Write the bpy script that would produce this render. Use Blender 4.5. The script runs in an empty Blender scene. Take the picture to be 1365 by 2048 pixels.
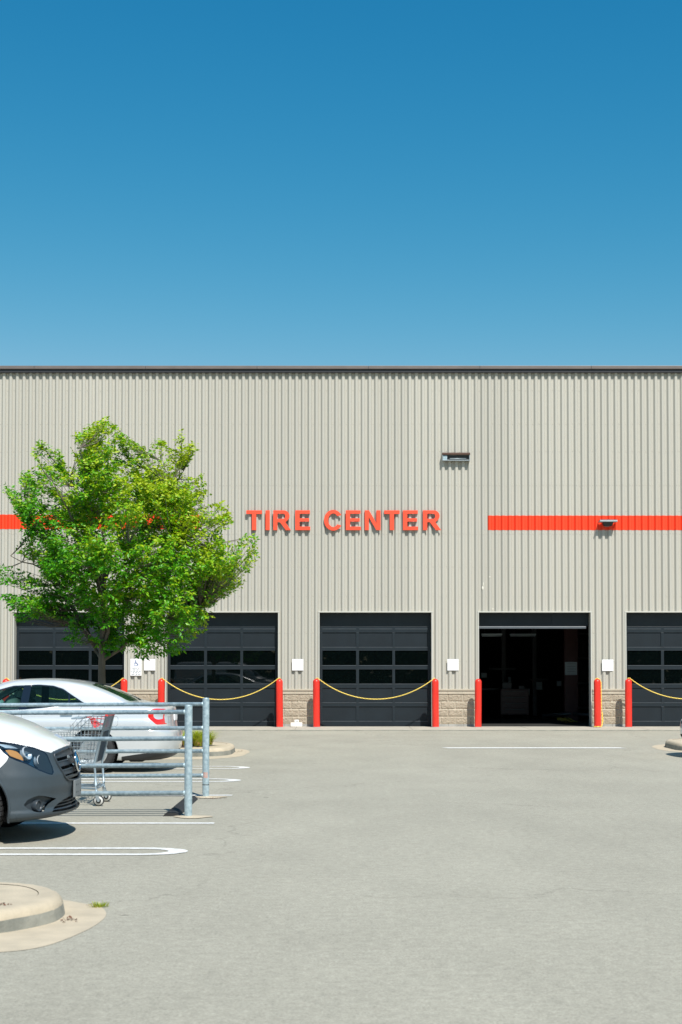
import bpy, bmesh, math, random
import numpy as np
from mathutils import Vector, Matrix, Euler, noise
R = math.radians
PI = math.pi
C = bpy.context.scene.collection
scene = bpy.context.scene

# ------------------------------------------------------------------ camera
CAM_H = 1.6
TILT = R(1.7)
FPX = 2844.0                       # focal length in photograph pixels (50 mm on a 36 mm high frame)
SHIFT = 0.1116
cam = bpy.data.cameras.new("camera")
cam.sensor_fit = 'VERTICAL'
cam.sensor_height = 36.0
cam.sensor_width = 24.0
cam.lens = 50.0
cam.shift_y = SHIFT
cam.clip_start = 0.1
cam.clip_end = 3000
cam.dof.use_dof = True
cam.dof.focus_distance = 34.0
cam.dof.aperture_fstop = 5.6
camo = bpy.data.objects.new("camera", cam)
C.objects.link(camo)
camo.location = (0, 0, CAM_H)
camo.rotation_euler = (R(90) + TILT, 0, 0)
scene.camera = camo

# ------------------------------------------------------------------ world and sun
SUNV = Vector((0.275, -0.73, 1.0)).normalized()
elev = math.asin(SUNV.z)
azim = math.atan2(SUNV.x, SUNV.y)
world = bpy.data.worlds.new("World")
scene.world = world
world.use_nodes = True
nt = world.node_tree
for n in list(nt.nodes): nt.nodes.remove(n)
wo = nt.nodes.new("ShaderNodeOutputWorld")
bg = nt.nodes.new("ShaderNodeBackground")
sky = nt.nodes.new("ShaderNodeTexSky")
sky.sky_type = 'NISHITA'
sky.sun_disc = False
sky.sun_elevation = elev
sky.sun_rotation = azim
sky.altitude = 0
sky.air_density = 1.0
sky.dust_density = 0.35
sky.ozone_density = 3.0
# a deep cyan-blue sky: the red share falls off faster with height than in the plain model
sp_ = nt.nodes.new("ShaderNodeSeparateColor"); cb_ = nt.nodes.new("ShaderNodeCombineColor")
nt.links.new(sky.outputs[0], sp_.inputs[0])
def sky_curve(ch, ref, gain, power):
    dv = nt.nodes.new("ShaderNodeMath"); dv.operation = 'DIVIDE'; dv.inputs[1].default_value = ref
    pw = nt.nodes.new("ShaderNodeMath"); pw.operation = 'POWER'; pw.inputs[1].default_value = power
    ml = nt.nodes.new("ShaderNodeMath"); ml.operation = 'MULTIPLY'; ml.inputs[1].default_value = ref * gain
    mn = nt.nodes.new("ShaderNodeMath"); mn.operation = 'MINIMUM'
    nt.links.new(sp_.outputs[ch], dv.inputs[0]); nt.links.new(dv.outputs[0], pw.inputs[0]); nt.links.new(pw.outputs[0], ml.inputs[0])
    mn.inputs[1].default_value = 9.0
    nt.links.new(ml.outputs[0], mn.inputs[0])
    if ch == 0: nt.links.new(sp_.outputs[ch], mn.inputs[1])
    nt.links.new(mn.outputs[0], cb_.inputs[ch])
sky_curve(0, 2.31, 0.56, 3.1)
sky_curve(1, 3.78, 0.945, 1.12)
sky_curve(2, 5.70, 0.90, 0.74)
nt.links.new(cb_.outputs[0], bg.inputs[0])
bg.inputs[1].default_value = 0.085
nt.links.new(bg.outputs[0], wo.inputs[0])
sl = bpy.data.lights.new("sun", 'SUN')
sl.energy = 4.0
sl.angle = R(0.53)
sl.color = (1.0, 0.965, 0.90)
so = bpy.data.objects.new("sun", sl)
C.objects.link(so)
so.rotation_euler = SUNV.to_track_quat('Z', 'Y').to_euler()
so.location = (0, 0, 40)
scene.view_settings.view_transform = 'Standard'
scene.view_settings.look = 'None'
scene.view_settings.gamma = 1.0
scene.view_settings.exposure = 0.55
scene.cycles.max_bounces = 8
scene.cycles.transparent_max_bounces = 12

# ------------------------------------------------------------------ helpers: measuring
FWD = Vector((0, math.cos(TILT), math.sin(TILT)))
UPV = Vector((0, -math.sin(TILT), math.cos(TILT)))
PY0 = 1024 + SHIFT * 2048
def ray(px, py):
    return FWD + Vector((1, 0, 0)) * ((px - 682.5) / FPX) + UPV * (-(py - PY0) / FPX)
def P(px, py, Y):
    """world x, z of a photograph point lying in the vertical plane at distance Y"""
    d = ray(px, py); t = Y / d.y
    return d.x * t, CAM_H + d.z * t
def G(px, py, h=0.0):
    """world x, y of a photograph point lying at height h"""
    d = ray(px, py); t = (h - CAM_H) / d.z
    return d.x * t, d.y * t

# ------------------------------------------------------------------ helpers: objects
def tag(o, label=None, cat=None, group=None, kind=None):
    if label: o['label'] = label
    if cat: o['category'] = cat
    if group: o['group'] = group
    if kind: o['kind'] = kind
    return o
def empty(name, loc=(0, 0, 0), rz=0.0, label=None, cat=None, group=None):
    o = bpy.data.objects.new(name, None)
    C.objects.link(o); o.location = loc; o.rotation_euler = (0, 0, rz)
    o.empty_display_size = 0.2
    return tag(o, label, cat, group)
def copy_tree(o, parent=None):
    c = o.copy(); C.objects.link(c)
    if parent: c.parent = parent
    for ch in list(o.children): copy_tree(ch, c)
    return c
def obj(name, me, mat, parent=None, smooth=None):
    if isinstance(me, bmesh.types.BMesh):
        m = bpy.data.meshes.new(name); me.to_mesh(m); me.free(); me = m
    o = bpy.data.objects.new(name, me); C.objects.link(o)
    if mat is not None:
        mats = mat if isinstance(mat, (list, tuple)) else [mat]
        if len(me.materials): me.materials.clear()
        for x in mats: me.materials.append(x)
    if parent: o.parent = parent
    if smooth is not None: shade(me, smooth)
    return o
def shade(me, ang=35):
    if len(me.polygons) == 0: return
    me.polygons.foreach_set('use_smooth', [True] * len(me.polygons))
    if ang < 179:
        try: me.set_sharp_from_angle(angle=R(ang))
        except Exception: pass
def box(bm, x0, x1, y0, y1, z0, z1, bev=0.0, mi=0):
    vs = [bm.verts.new(p) for p in ((x0,y0,z0),(x1,y0,z0),(x1,y1,z0),(x0,y1,z0),(x0,y0,z1),(x1,y0,z1),(x1,y1,z1),(x0,y1,z1))]
    fs = [bm.faces.new([vs[i] for i in q]) for q in ((0,3,2,1),(4,5,6,7),(0,1,5,4),(1,2,6,5),(2,3,7,6),(3,0,4,7))]
    for f in fs: f.material_index = mi
    if bev > 0:
        es = set()
        for f in fs: es.update(f.edges)
        r = bmesh.ops.bevel(bm, geom=list(es), offset=bev, segments=2, affect='EDGES', profile=0.5)
        for f in r['faces']: f.material_index = mi
    return vs
def frame_of(d):
    d = d.normalized()
    a = Vector((0, 0, 1)) if abs(d.z) < 0.9 else Vector((1, 0, 0))
    u = d.cross(a).normalized(); v = d.cross(u).normalized()
    return u, v
def tube(bm, pts, r, seg=8, cap=True, mi=0, closed=False):
    pts = [Vector(p) for p in pts]
    n = len(pts); rs = r if isinstance(r, (list, tuple)) else [r] * n
    rings = []; u = None
    for i, p in enumerate(pts):
        if closed: d = (pts[(i+1) % n] - pts[i-1])
        else: d = (pts[min(i+1, n-1)] - pts[max(i-1, 0)])
        if u is None: u, v = frame_of(d)
        else:
            dn = d.normalized(); u = (u - dn * u.dot(dn))
            if u.length < 1e-6: u, v = frame_of(d)
            u.normalize(); v = dn.cross(u)
        rings.append([bm.verts.new(p + (u * math.cos(2*PI*k/seg) + v * math.sin(2*PI*k/seg)) * rs[i]) for k in range(seg)])
    m = n if closed else n - 1
    for i in range(m):
        a, b = rings[i], rings[(i+1) % n]
        for k in range(seg):
            f = bm.faces.new((a[k], a[(k+1) % seg], b[(k+1) % seg], b[k])); f.material_index = mi; f.smooth = True
    if cap and not closed:
        f = bm.faces.new(rings[0]); f.material_index = mi
        f = bm.faces.new(list(reversed(rings[-1]))); f.material_index = mi
def lathe(bm, prof, seg=24, axis='Z', origin=(0, 0, 0), mi=0, closed=False):
    """prof: list of (r, h)"""
    o = Vector(origin); rings = []
    for r, h in prof:
        ring = []
        for k in range(seg):
            a = 2*PI*k/seg; c, s = math.cos(a)*r, math.sin(a)*r
            p = {'Z': (c, s, h), 'Y': (c, h, s), 'X': (h, c, s)}[axis]
            ring.append(bm.verts.new(o + Vector(p)))
        rings.append(ring)
    n = len(rings)
    for i in range(n if closed else n - 1):
        a, b = rings[i], rings[(i+1) % n]
        for k in range(seg):
            f = bm.faces.new((a[k], a[(k+1) % seg], b[(k+1) % seg], b[k])); f.material_index = mi; f.smooth = True
    if not closed:
        for ring, rr in ((rings[0], prof[0][0]), (rings[-1], prof[-1][0])):
            if rr > 1e-5:
                f = bm.faces.new(ring); f.material_index = mi
def prism(bm, poly, z0, z1, mi=0):
    lo = [bm.verts.new((p[0], p[1], z0)) for p in poly]
    hi = [bm.verts.new((p[0], p[1], z1)) for p in poly]
    n = len(poly)
    for i in range(n):
        bm.faces.new((lo[i], lo[(i+1) % n], hi[(i+1) % n], hi[i])).material_index = mi
    bm.faces.new(hi).material_index = mi
    bm.faces.new(list(reversed(lo))).material_index = mi
def mesh_np(name, V, F, mi=None):
    me = bpy.data.meshes.new(name)
    me.from_pydata([tuple(v) for v in np.asarray(V).tolist()], [], [tuple(f) for f in F])
    if mi is not None: me.polygons.foreach_set('material_index', mi)
    me.update()
    return me
def flat_shape(name, outlines, depth, mat, parent=None, bevel=0.0):
    """closed outlines in x,z (holes filled even-odd) given real thickness; front face towards -y"""
    cu = bpy.data.curves.new(name, 'CURVE'); cu.dimensions = '2D'; cu.fill_mode = 'BOTH'
    cu.extrude = depth / 2 - bevel; cu.bevel_depth = bevel; cu.bevel_resolution = 1; cu.offset = -bevel
    for ol in outlines:
        s = cu.splines.new('POLY'); s.points.add(len(ol) - 1)
        for i, p in enumerate(ol): s.points[i].co = (p[0], p[1], 0, 1)
        s.use_cyclic_u = True
    t = bpy.data.objects.new("tmp", cu); C.objects.link(t)
    dg = bpy.context.evaluated_depsgraph_get()
    me = bpy.data.meshes.new_from_object(t.evaluated_get(dg))
    bpy.data.objects.remove(t); bpy.data.curves.remove(cu)
    me.transform(Matrix.Rotation(R(90), 4, 'X'))
    me.name = name
    return obj(name, me, mat, parent)
def fix(bm):
    bmesh.ops.recalc_face_normals(bm, faces=bm.faces[:])
    return bm

# ------------------------------------------------------------------ helpers: materials
def mat(name, col, rough=0.6, metal=0.0, var=0.0, vscale=3.0, bump=0.0, bscale=40.0, spec=0.5, coat=0.0, col2=None, stretch=None, detail=5.0):
    m = bpy.data.materials.new(name); m.use_nodes = True
    nt = m.node_tree; b = nt.nodes['Principled BSDF']
    b.inputs['Base Color'].default_value = (*col, 1)
    b.inputs['Roughness'].default_value = rough
    b.inputs['Metallic'].default_value = metal
    b.inputs['Specular IOR Level'].default_value = spec
    b.inputs['Coat Weight'].default_value = coat
    b.inputs['Coat Roughness'].default_value = 0.04
    tc = nt.nodes.new('ShaderNodeTexCoord'); mp = nt.nodes.new('ShaderNodeMapping')
    nt.links.new(tc.outputs['Object'], mp.inputs[0])
    if stretch: mp.inputs['Scale'].default_value = stretch
    if var > 0 or col2 is not None:
        nz = nt.nodes.new('ShaderNodeTexNoise'); nz.inputs['Scale'].default_value = vscale; nz.inputs['Detail'].default_value = detail
        nt.links.new(mp.outputs[0], nz.inputs['Vector'])
        mx = nt.nodes.new('ShaderNodeMix'); mx.data_type = 'RGBA'
        c2 = col2 if col2 is not None else tuple(c * (1 - var) for c in col)
        c1 = col if col2 is not None else tuple(min(1, c * (1 + var * 0.6)) for c in col)
        mx.inputs[6].default_value = (*c2, 1); mx.inputs[7].default_value = (*c1, 1)
        rp = nt.nodes.new('ShaderNodeValToRGB'); rp.color_ramp.elements[0].position = 0.32; rp.color_ramp.elements[1].position = 0.68
        nt.links.new(nz.outputs[0], rp.inputs[0]); nt.links.new(rp.outputs[0], mx.inputs[0])
        nt.links.new(mx.outputs[2], b.inputs['Base Color'])
    if bump > 0:
        n2 = nt.nodes.new('ShaderNodeTexNoise'); n2.inputs['Scale'].default_value = bscale; n2.inputs['Detail'].default_value = 4
        bp = nt.nodes.new('ShaderNodeBump'); bp.inputs['Strength'].default_value = bump; bp.inputs['Distance'].default_value = 0.01
        nt.links.new(mp.outputs[0], n2.inputs['Vector']); nt.links.new(n2.outputs[0], bp.inputs['Height'])
        nt.links.new(bp.outputs[0], b.inputs['Normal'])
    return m

M = {}
M['trim'] = mat('cladding_trim', (0.50, 0.48, 0.41), 0.5, var=0.08)
M['bright_trim'] = mat('pale_jamb_trim', (0.50, 0.49, 0.44), 0.4, var=0.05)
M['coping'] = mat('coping_brown_grey', (0.15, 0.125, 0.115), 0.45, var=0.1)
M['gutter'] = mat('coping_dark', (0.03, 0.03, 0.035), 0.5)
M['red_sign'] = mat('sign_red_enamel', (0.92, 0.085, 0.035), 0.42, var=0.03)
M['sign_side'] = mat('sign_return', (0.62, 0.04, 0.02), 0.4)
M['door'] = mat('door_charcoal', (0.0095, 0.0155, 0.021), 0.5, spec=.35, var=0.18, vscale=2.0, bump=0.1, bscale=60)
M['door_rail'] = mat('door_rail_charcoal', (0.013, 0.020, 0.026), 0.42, spec=.35, var=0.12, vscale=4)
M['door_lip'] = mat('door_lip_grey', (0.09, 0.105, 0.12), 0.35, var=0.15)
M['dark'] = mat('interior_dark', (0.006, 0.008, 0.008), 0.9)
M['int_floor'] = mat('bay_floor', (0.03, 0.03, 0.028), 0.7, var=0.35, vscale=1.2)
M['bollard'] = mat('bollard_red_plastic', (0.80, 0.035, 0.02), 0.36, var=0.22, vscale=6, stretch=(1, 1, 0.25), bump=0.05, bscale=20)
M['chain'] = mat('chain_yellow_plastic', (0.90, 0.66, 0.13), 0.4, var=0.08)
M['galv'] = mat('galvanised_steel', (0.48, 0.59, 0.63), 0.42, metal=0.25, col2=(0.27, 0.37, 0.42), vscale=24, bump=0.25, bscale=60)
M['white_paint'] = mat('marking_white', (0.84, 0.84, 0.82), 0.7, col2=(0.60, 0.59, 0.55), vscale=14, detail=8, bump=0.15, bscale=90)
M['sign_white'] = mat('sign_white', (0.86, 0.85, 0.86), 0.35, var=0.02)
M['sign_pink'] = mat('sign_faded_print', (0.86, 0.60, 0.60), 0.5)
M['sign_blue'] = mat('sign_blue_print', (0.03, 0.10, 0.30), 0.5)
M['sign_ink'] = mat('sign_grey_print', (0.22, 0.27, 0.30), 0.5)
M['white_plastic'] = mat('white_plastic', (0.80, 0.79, 0.75), 0.45, var=0.08)
M['black_plastic'] = mat('black_plastic', (0.02, 0.022, 0.024), 0.5)
M['steel'] = mat('bright_steel', (0.62, 0.64, 0.66), 0.28, metal=0.85, var=0.1)
M['fixture'] = mat('fixture_grey', (0.30, 0.34, 0.36), 0.45, metal=0.3, var=0.1)
M['rust'] = mat('fixture_brown', (0.09, 0.045, 0.03), 0.5, var=0.2)
M['rubber'] = mat('rubber', (0.022, 0.023, 0.024), 0.8, var=0.2, vscale=20, bump=0.3, bscale=80)
M['mulch'] = mat('mulch', (0.055, 0.032, 0.022), 0.95, var=0.5, vscale=30, bump=1.0, bscale=60)
M['bark'] = mat('bark', (0.13, 0.11, 0.085), 0.9, var=0.35, vscale=14, stretch=(1, 1, 0.2), bump=0.8, bscale=40)

# corrugated cladding: slight tone change from sheet to sheet and faint vertical streaks
def cladding_mat(name, col, sheet=0.914, amt=0.05):
    m = bpy.data.materials.new(name); m.use_nodes = True
    nt = m.node_tree; b = nt.nodes['Principled BSDF']; b.inputs['Roughness'].default_value = 0.42
    b.inputs['Specular IOR Level'].default_value = 0.25
    tc = nt.nodes.new('ShaderNodeTexCoord'); sx = nt.nodes.new('ShaderNodeSeparateXYZ')
    nt.links.new(tc.outputs['Object'], sx.inputs[0])
    dv = nt.nodes.new('ShaderNodeMath'); dv.operation = 'DIVIDE'; dv.inputs[1].default_value = sheet
    fl = nt.nodes.new('ShaderNodeMath'); fl.operation = 'FLOOR'
    nt.links.new(sx.outputs[0], dv.inputs[0]); nt.links.new(dv.outputs[0], fl.inputs[0])
    wn = nt.nodes.new('ShaderNodeTexWhiteNoise'); wn.noise_dimensions = '1D'
    nt.links.new(fl.outputs[0], wn.inputs['W'])
    mp = nt.nodes.new('ShaderNodeMapping'); mp.inputs['Scale'].default_value = (5.0, 5.0, 0.22)
    nt.links.new(tc.outputs['Object'], mp.inputs[0])
    nz = nt.nodes.new('ShaderNodeTexNoise'); nz.inputs['Scale'].default_value = 1.6; nz.inputs['Detail'].default_value = 6
    nt.links.new(mp.outputs[0], nz.inputs['Vector'])
    ad = nt.nodes.new('ShaderNodeMath'); ad.operation = 'ADD'
    nt.links.new(wn.outputs[0], ad.inputs[0]); nt.links.new(nz.outputs[0], ad.inputs[1])
    mr = nt.nodes.new('ShaderNodeMapRange'); mr.inputs['From Min'].default_value = 0.3; mr.inputs['From Max'].default_value = 1.7
    mr.inputs['To Min'].default_value = 1 - amt; mr.inputs['To Max'].default_value = 1 + amt
    nt.links.new(ad.outputs[0], mr.inputs['Value'])
    vm = nt.nodes.new('ShaderNodeVectorMath'); vm.operation = 'SCALE'; vm.inputs[0].default_value = col
    nt.links.new(mr.outputs[0], vm.inputs['Scale']); nt.links.new(vm.outputs[0], b.inputs['Base Color'])
    return m
M['cladding'] = cladding_mat('metal_cladding', (0.455, 0.437, 0.385))
M['stripe'] = cladding_mat('red_cladding', (0.88, 0.062, 0.022), amt=0.04)
M['weather'] = cladding_mat

# asphalt: fine aggregate, broad pale patches, faint stains and cracks
def asphalt():
    m = bpy.data.materials.new('asphalt_aged'); m.use_nodes = True
    nt = m.node_tree; b = nt.nodes['Principled BSDF']; L = nt.links.new
    b.inputs['Roughness'].default_value = 0.92; b.inputs['Specular IOR Level'].default_value = 0.2
    tc = nt.nodes.new('ShaderNodeTexCoord')
    def noise_(scale, detail=4, rough=0.5, st=None):
        n = nt.nodes.new('ShaderNodeTexNoise'); n.inputs['Scale'].default_value = scale
        n.inputs['Detail'].default_value = detail; n.inputs['Roughness'].default_value = rough
        if st:
            mp = nt.nodes.new('ShaderNodeMapping'); mp.inputs['Scale'].default_value = st
            L(tc.outputs['Object'], mp.inputs[0]); L(mp.outputs[0], n.inputs['Vector'])
        else: L(tc.outputs['Object'], n.inputs['Vector'])
        return n
    def ramp(src, p0, p1, v0, v1):
        r = nt.nodes.new('ShaderNodeMapRange'); r.inputs['From Min'].default_value = p0; r.inputs['From Max'].default_value = p1
        r.inputs['To Min'].default_value = v0; r.inputs['To Max'].default_value = v1; r.clamp = True
        L(src, r.inputs['Value']); return r.outputs[0]
    def mul(a, b_):
        k = nt.nodes.new('ShaderNodeMath'); k.operation = 'MULTIPLY'; L(a, k.inputs[0]); L(b_, k.inputs[1]); return k.outputs[0]
    fine = noise_(60, 3, 0.75); mid = noise_(14, 6, 0.75); big = noise_(0.22, 5, 0.55, (1, 0.6, 1)); blot = noise_(1.1, 4, 0.6, (1, 0.5, 1))
    v = mul(ramp(fine.outputs[0], 0.3, 0.7, 0.77, 1.23), ramp(mid.outputs[0], 0.3, 0.7, 0.84, 1.16))
    v = mul(v, ramp(big.outputs[0], 0.3, 0.7, 0.92, 1.07)); v = mul(v, ramp(blot.outputs[0], 0.35, 0.7, 1.04, 0.93))
    # small dark tar spots
    vo = nt.nodes.new('ShaderNodeTexVoronoi'); vo.inputs['Scale'].default_value = 1.0; vo.inputs['Randomness'].default_value = 1.0
    mp = nt.nodes.new('ShaderNodeMapping'); mp.inputs['Scale'].default_value = (1.0, 1.6, 1.0); L(tc.outputs['Object'], mp.inputs[0])
    sm = noise_(9, 3); ad = nt.nodes.new('ShaderNodeVectorMath'); ad.operation = 'MULTIPLY_ADD'
    ad.inputs[1].default_value = (0.09, 0.09, 0.0); L(sm.outputs[1], ad.inputs[0]); L(mp.outputs[0], ad.inputs[2]); L(ad.outputs[0], vo.inputs['Vector'])
    spot = ramp(vo.outputs['Distance'], 0.022, 0.042, 0.0, 1.0)
    gate = ramp(noise_(0.9, 2).outputs[0], 0.50, 0.56, 1.0, 0.0)
    mx = nt.nodes.new('ShaderNodeMath'); mx.operation = 'MAXIMUM'; L(spot, mx.inputs[0]); L(gate, mx.inputs[1])
    v = mul(v, ramp(mx.outputs[0], 0, 1, 0.45, 1.0))
    # hairline cracks
    vc = nt.nodes.new('ShaderNodeTexVoronoi'); vc.feature = 'DISTANCE_TO_EDGE'; vc.inputs['Scale'].default_value = 0.16
    wob = noise_(1.4, 6, 0.65); ad2 = nt.nodes.new('ShaderNodeVectorMath'); ad2.operation = 'MULTIPLY_ADD'
    ad2.inputs[1].default_value = (1.3, 1.3, 0.0); L(wob.outputs[1], ad2.inputs[0]); L(tc.outputs['Object'], ad2.inputs[2]); L(ad2.outputs[0], vc.inputs['Vector'])
    crack = ramp(vc.outputs['Distance'], 0.0012, 0.0045, 0.0, 1.0)
    g2 = ramp(noise_(0.5, 3).outputs[0], 0.46, 0.54, 1.0, 0.0)
    mx2 = nt.nodes.new('ShaderNodeMath'); mx2.operation = 'MAXIMUM'; L(crack, mx2.inputs[0]); L(g2, mx2.inputs[1])
    v = mul(v, ramp(mx2.outputs[0], 0, 1, 0.82, 1.0))
    vm = nt.nodes.new('ShaderNodeVectorMath'); vm.operation = 'SCALE'; vm.inputs[0].default_value = ASPH
    L(v, vm.inputs['Scale']); L(vm.outputs[0], b.inputs['Base Color'])
    bp = nt.nodes.new('ShaderNodeBump'); bp.inputs['Strength'].default_value = 0.55; bp.inputs['Distance'].default_value = 0.006
    L(fine.outputs[0], bp.inputs['Height']); L(bp.outputs[0], b.inputs['Normal'])
    return m
ASPH = (0.348, 0.329, 0.268)
M['asphalt'] = asphalt()
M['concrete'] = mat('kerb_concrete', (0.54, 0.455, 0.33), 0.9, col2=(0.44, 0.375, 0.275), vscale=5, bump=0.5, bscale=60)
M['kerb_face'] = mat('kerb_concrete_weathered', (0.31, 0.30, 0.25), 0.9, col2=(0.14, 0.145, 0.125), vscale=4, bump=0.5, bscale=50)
M['apron'] = mat('apron_concrete', (0.46, 0.42, 0.345), 0.9, col2=(0.38, 0.35, 0.29), vscale=2, bump=0.3, bscale=60)

def glass_mat(name, tint, trans=0.5, rough=0.02, base=(0.01, 0.02, 0.02)):
    """tinted sheet glass: a see-through share tinted by the pane, the rest dark and glossy"""
    m = bpy.data.materials.new(name); m.use_nodes = True
    nt = m.node_tree; b = nt.nodes['Principled BSDF']; L = nt.links.new
    b.inputs['Base Color'].default_value = (*base, 1); b.inputs['Roughness'].default_value = rough
    out = nt.nodes['Material Output']
    tr = nt.nodes.new('ShaderNodeBsdfTransparent'); tr.inputs[0].default_value = (*tint, 1)
    mx = nt.nodes.new('ShaderNodeMixShader'); fr = nt.nodes.new('ShaderNodeFresnel'); fr.inputs['IOR'].default_value = 1.5
    mr = nt.nodes.new('ShaderNodeMapRange'); mr.inputs['To Min'].default_value = trans; mr.inputs['To Max'].default_value = 0.0
    L(fr.outputs[0], mr.inputs['Value']); L(mr.outputs[0], mx.inputs[0]); L(b.outputs[0], mx.inputs[1]); L(tr.outputs[0], mx.inputs[2])
    L(mx.outputs[0], out.inputs[0])
    return m
M['door_glass'] = glass_mat('door_glass', (0.5, 0.55, 0.55), 0.25, 0.015, (0.002, 0.004, 0.004))
M['car_glass'] = glass_mat('car_glass', (0.55, 0.85, 0.80), 0.75, 0.01, (0.004, 0.012, 0.012))
M['rear_glass'] = glass_mat('rear_glass', (0.30, 0.55, 0.42), 0.5, 0.01, (0.01, 0.03, 0.02))
# ================================================================== ground
bm = bmesh.new()
S = 500
vs = [bm.verts.new(p) for p in ((-S, -S, 0), (S, -S, 0), (S, S, 0), (-S, S, 0))]
bm.faces.new(vs)
tag(obj('parking_lot', bm, M['asphalt']), kind='structure')

DW = 38.8          # wall plane
bm = bmesh.new()
x = -19.5
while x < 19.5:
    x2 = x + 3.05
    box(bm, x + 0.004, x2 - 0.004, 36.9, DW + 0.02, -0.1, 0.022, 0.006)
    x = x2
tag(obj('apron', fix(bm), M['apron']), kind='structure')
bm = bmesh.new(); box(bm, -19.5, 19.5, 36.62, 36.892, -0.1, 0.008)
tag(obj('apron_edge', bm, M['kerb_face']), kind='structure')

# ------------------------------------------------------------------ painted markings
def marking(outlines, label_kind='parking_line'):
    bm = bmesh.new()
    for ol in outlines:
        bm.faces.new([bm.verts.new((p[0], p[1], 0.005)) for p in ol])
    for f in bm.faces:
        if f.normal.z < 0: f.normal_flip()
    return tag(obj(label_kind, bm, M['white_paint']), kind='structure')
def hairpin(xe, yc, hw, t=0.10, xl=-9.0):
    n = 14; out = []
    quads = []
    oi = []; oo = []
    for k in range(n + 1):
        a = -PI/2 + PI * k / n
        oo.append((xe - hw*1.6 + math.cos(a) * hw*1.6, yc + math.sin(a) * hw))
        oi.append((xe - hw*1.6 + math.cos(a) * (hw*1.6 - t*1.7), yc + math.sin(a) * (hw - t)))
    for k in range(n): quads.append([oi[k], oo[k], oo[k+1], oi[k+1]])
    quads.append([(xl, yc - hw), oo[0], oi[0], (xl, yc - hw + t)])
    quads.append([(xl, yc + hw), oo[-1], oi[-1], (xl, yc + hw - t)])
    marking(quads)
def stripe(x0, x1, y, w, skew=0.0):
    marking([[(x0, y - w/2), (x1, y - w/2), (x1 + skew, y + w/2), (x0 + skew, y + w/2)]])
hairpin(G(376, 1704)[0], (G(0, 1711)[1] + G(0, 1696)[1]) / 2, 0.26)
hairpin(G(483, 1561)[0], G(483, 1561)[1], 0.30)
hairpin(G(501, 1535.5)[0], G(501, 1535.5)[1], 0.34)
yy = G(429, 1647)[1]; stripe(-9, G(429, 1647)[0], yy, 0.11)
yy = G(465, 1591)[1]; stripe(-9, G(465, 1591)[0], yy, 0.12)
yy = G(1075, 1496)[1]; stripe(G(896, 1496)[0], G(1252, 1496)[0], yy, 0.30, -0.12)

# ------------------------------------------------------------------ kerbed islands
def smooth_loop(pts, n=6):
    out = []; m = len(pts)
    for i in range(m):
        p0, p1, p2, p3 = [Vector(pts[(i + k) % m]) for k in (-1, 0, 1, 2)]
        for j in range(n):
            t = j / n
            out.append(0.5 * ((2*p1) + (-p0+p2)*t + (2*p0-5*p1+4*p2-p3)*t*t + (-p0+3*p1-3*p2+p3)*t*t*t))
    return out
def island(outer, inner_off, h, gutter, top_mat, name_top='island_top'):
    """outer: kerb foot outline; gutter: outline of the flush concrete pan"""
    bm = bmesh.new()
    bm.faces.new([bm.verts.new((p.x, p.y, 0.0025)) for p in gutter])
    bmesh.ops.triangulate(bm, faces=bm.faces[:])
    for f in bm.faces:
        if f.normal.z < 0: f.normal_flip()
    tag(obj('gutter_pan', bm, M['concrete']), kind='structure')
    c = sum(outer, Vector((0, 0))) / len(outer)
    n = len(outer)
    def ins(d):
        res = []
        for i, p in enumerate(outer):
            t = (outer[(i+1) % n] - outer[i-1]).normalized(); nn = Vector((t.y, -t.x))
            if nn.dot(p - c) < 0: nn = -nn
            res.append(p - nn * d)
        return res
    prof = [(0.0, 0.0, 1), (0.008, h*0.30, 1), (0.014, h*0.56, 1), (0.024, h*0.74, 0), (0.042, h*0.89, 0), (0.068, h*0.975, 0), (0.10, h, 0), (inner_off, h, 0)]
    bm = bmesh.new(); rings = []
    for d, z, mi in prof:
        dd_ = ins(d); wob = [(.010 * noise.noise(Vector((p.x*6, p.y*6, z*18))) + .005 * noise.noise(Vector((p.x*19, p.y*19, z*30 + 3)))) * (1 if 0 < d < .09 else 0) for p in outer]
        d2_ = ins(d + .01)
        rings.append([bm.verts.new((p.x + (q.x - p.x) * w_ * 60, p.y + (q.y - p.y) * w_ * 60, z - abs(w_) * .4)) for p, q, w_ in zip(dd_, d2_, wob)])
    for i in range(len(rings) - 1):
        for k in range(n):
            f = bm.faces.new((rings[i][k], rings[i][(k+1) % n], rings[i+1][(k+1) % n], rings[i+1][k]))
            f.material_index = prof[i+1][2]; f.smooth = True
    fix(bm)
    for f in bm.faces:
        cc = f.calc_center_median()
        if f.normal.z < -0.1: f.normal_flip()
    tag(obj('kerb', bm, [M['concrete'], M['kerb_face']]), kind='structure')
    inn = ins(inner_off + 0.004)
    bm = bmesh.new()
    bm.faces.new([bm.verts.new((p.x, p.y, h - 0.003)) for p in inn])
    bmesh.ops.triangulate(bm, faces=bm.faces[:])
    for f in bm.faces:
        if f.normal.z < 0: f.normal_flip()
    tag(obj(name_top, bm, top_mat), kind='structure')
    # dark joint between kerb and infill
    return inn
V2 = lambda *a: Vector(a)
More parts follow.
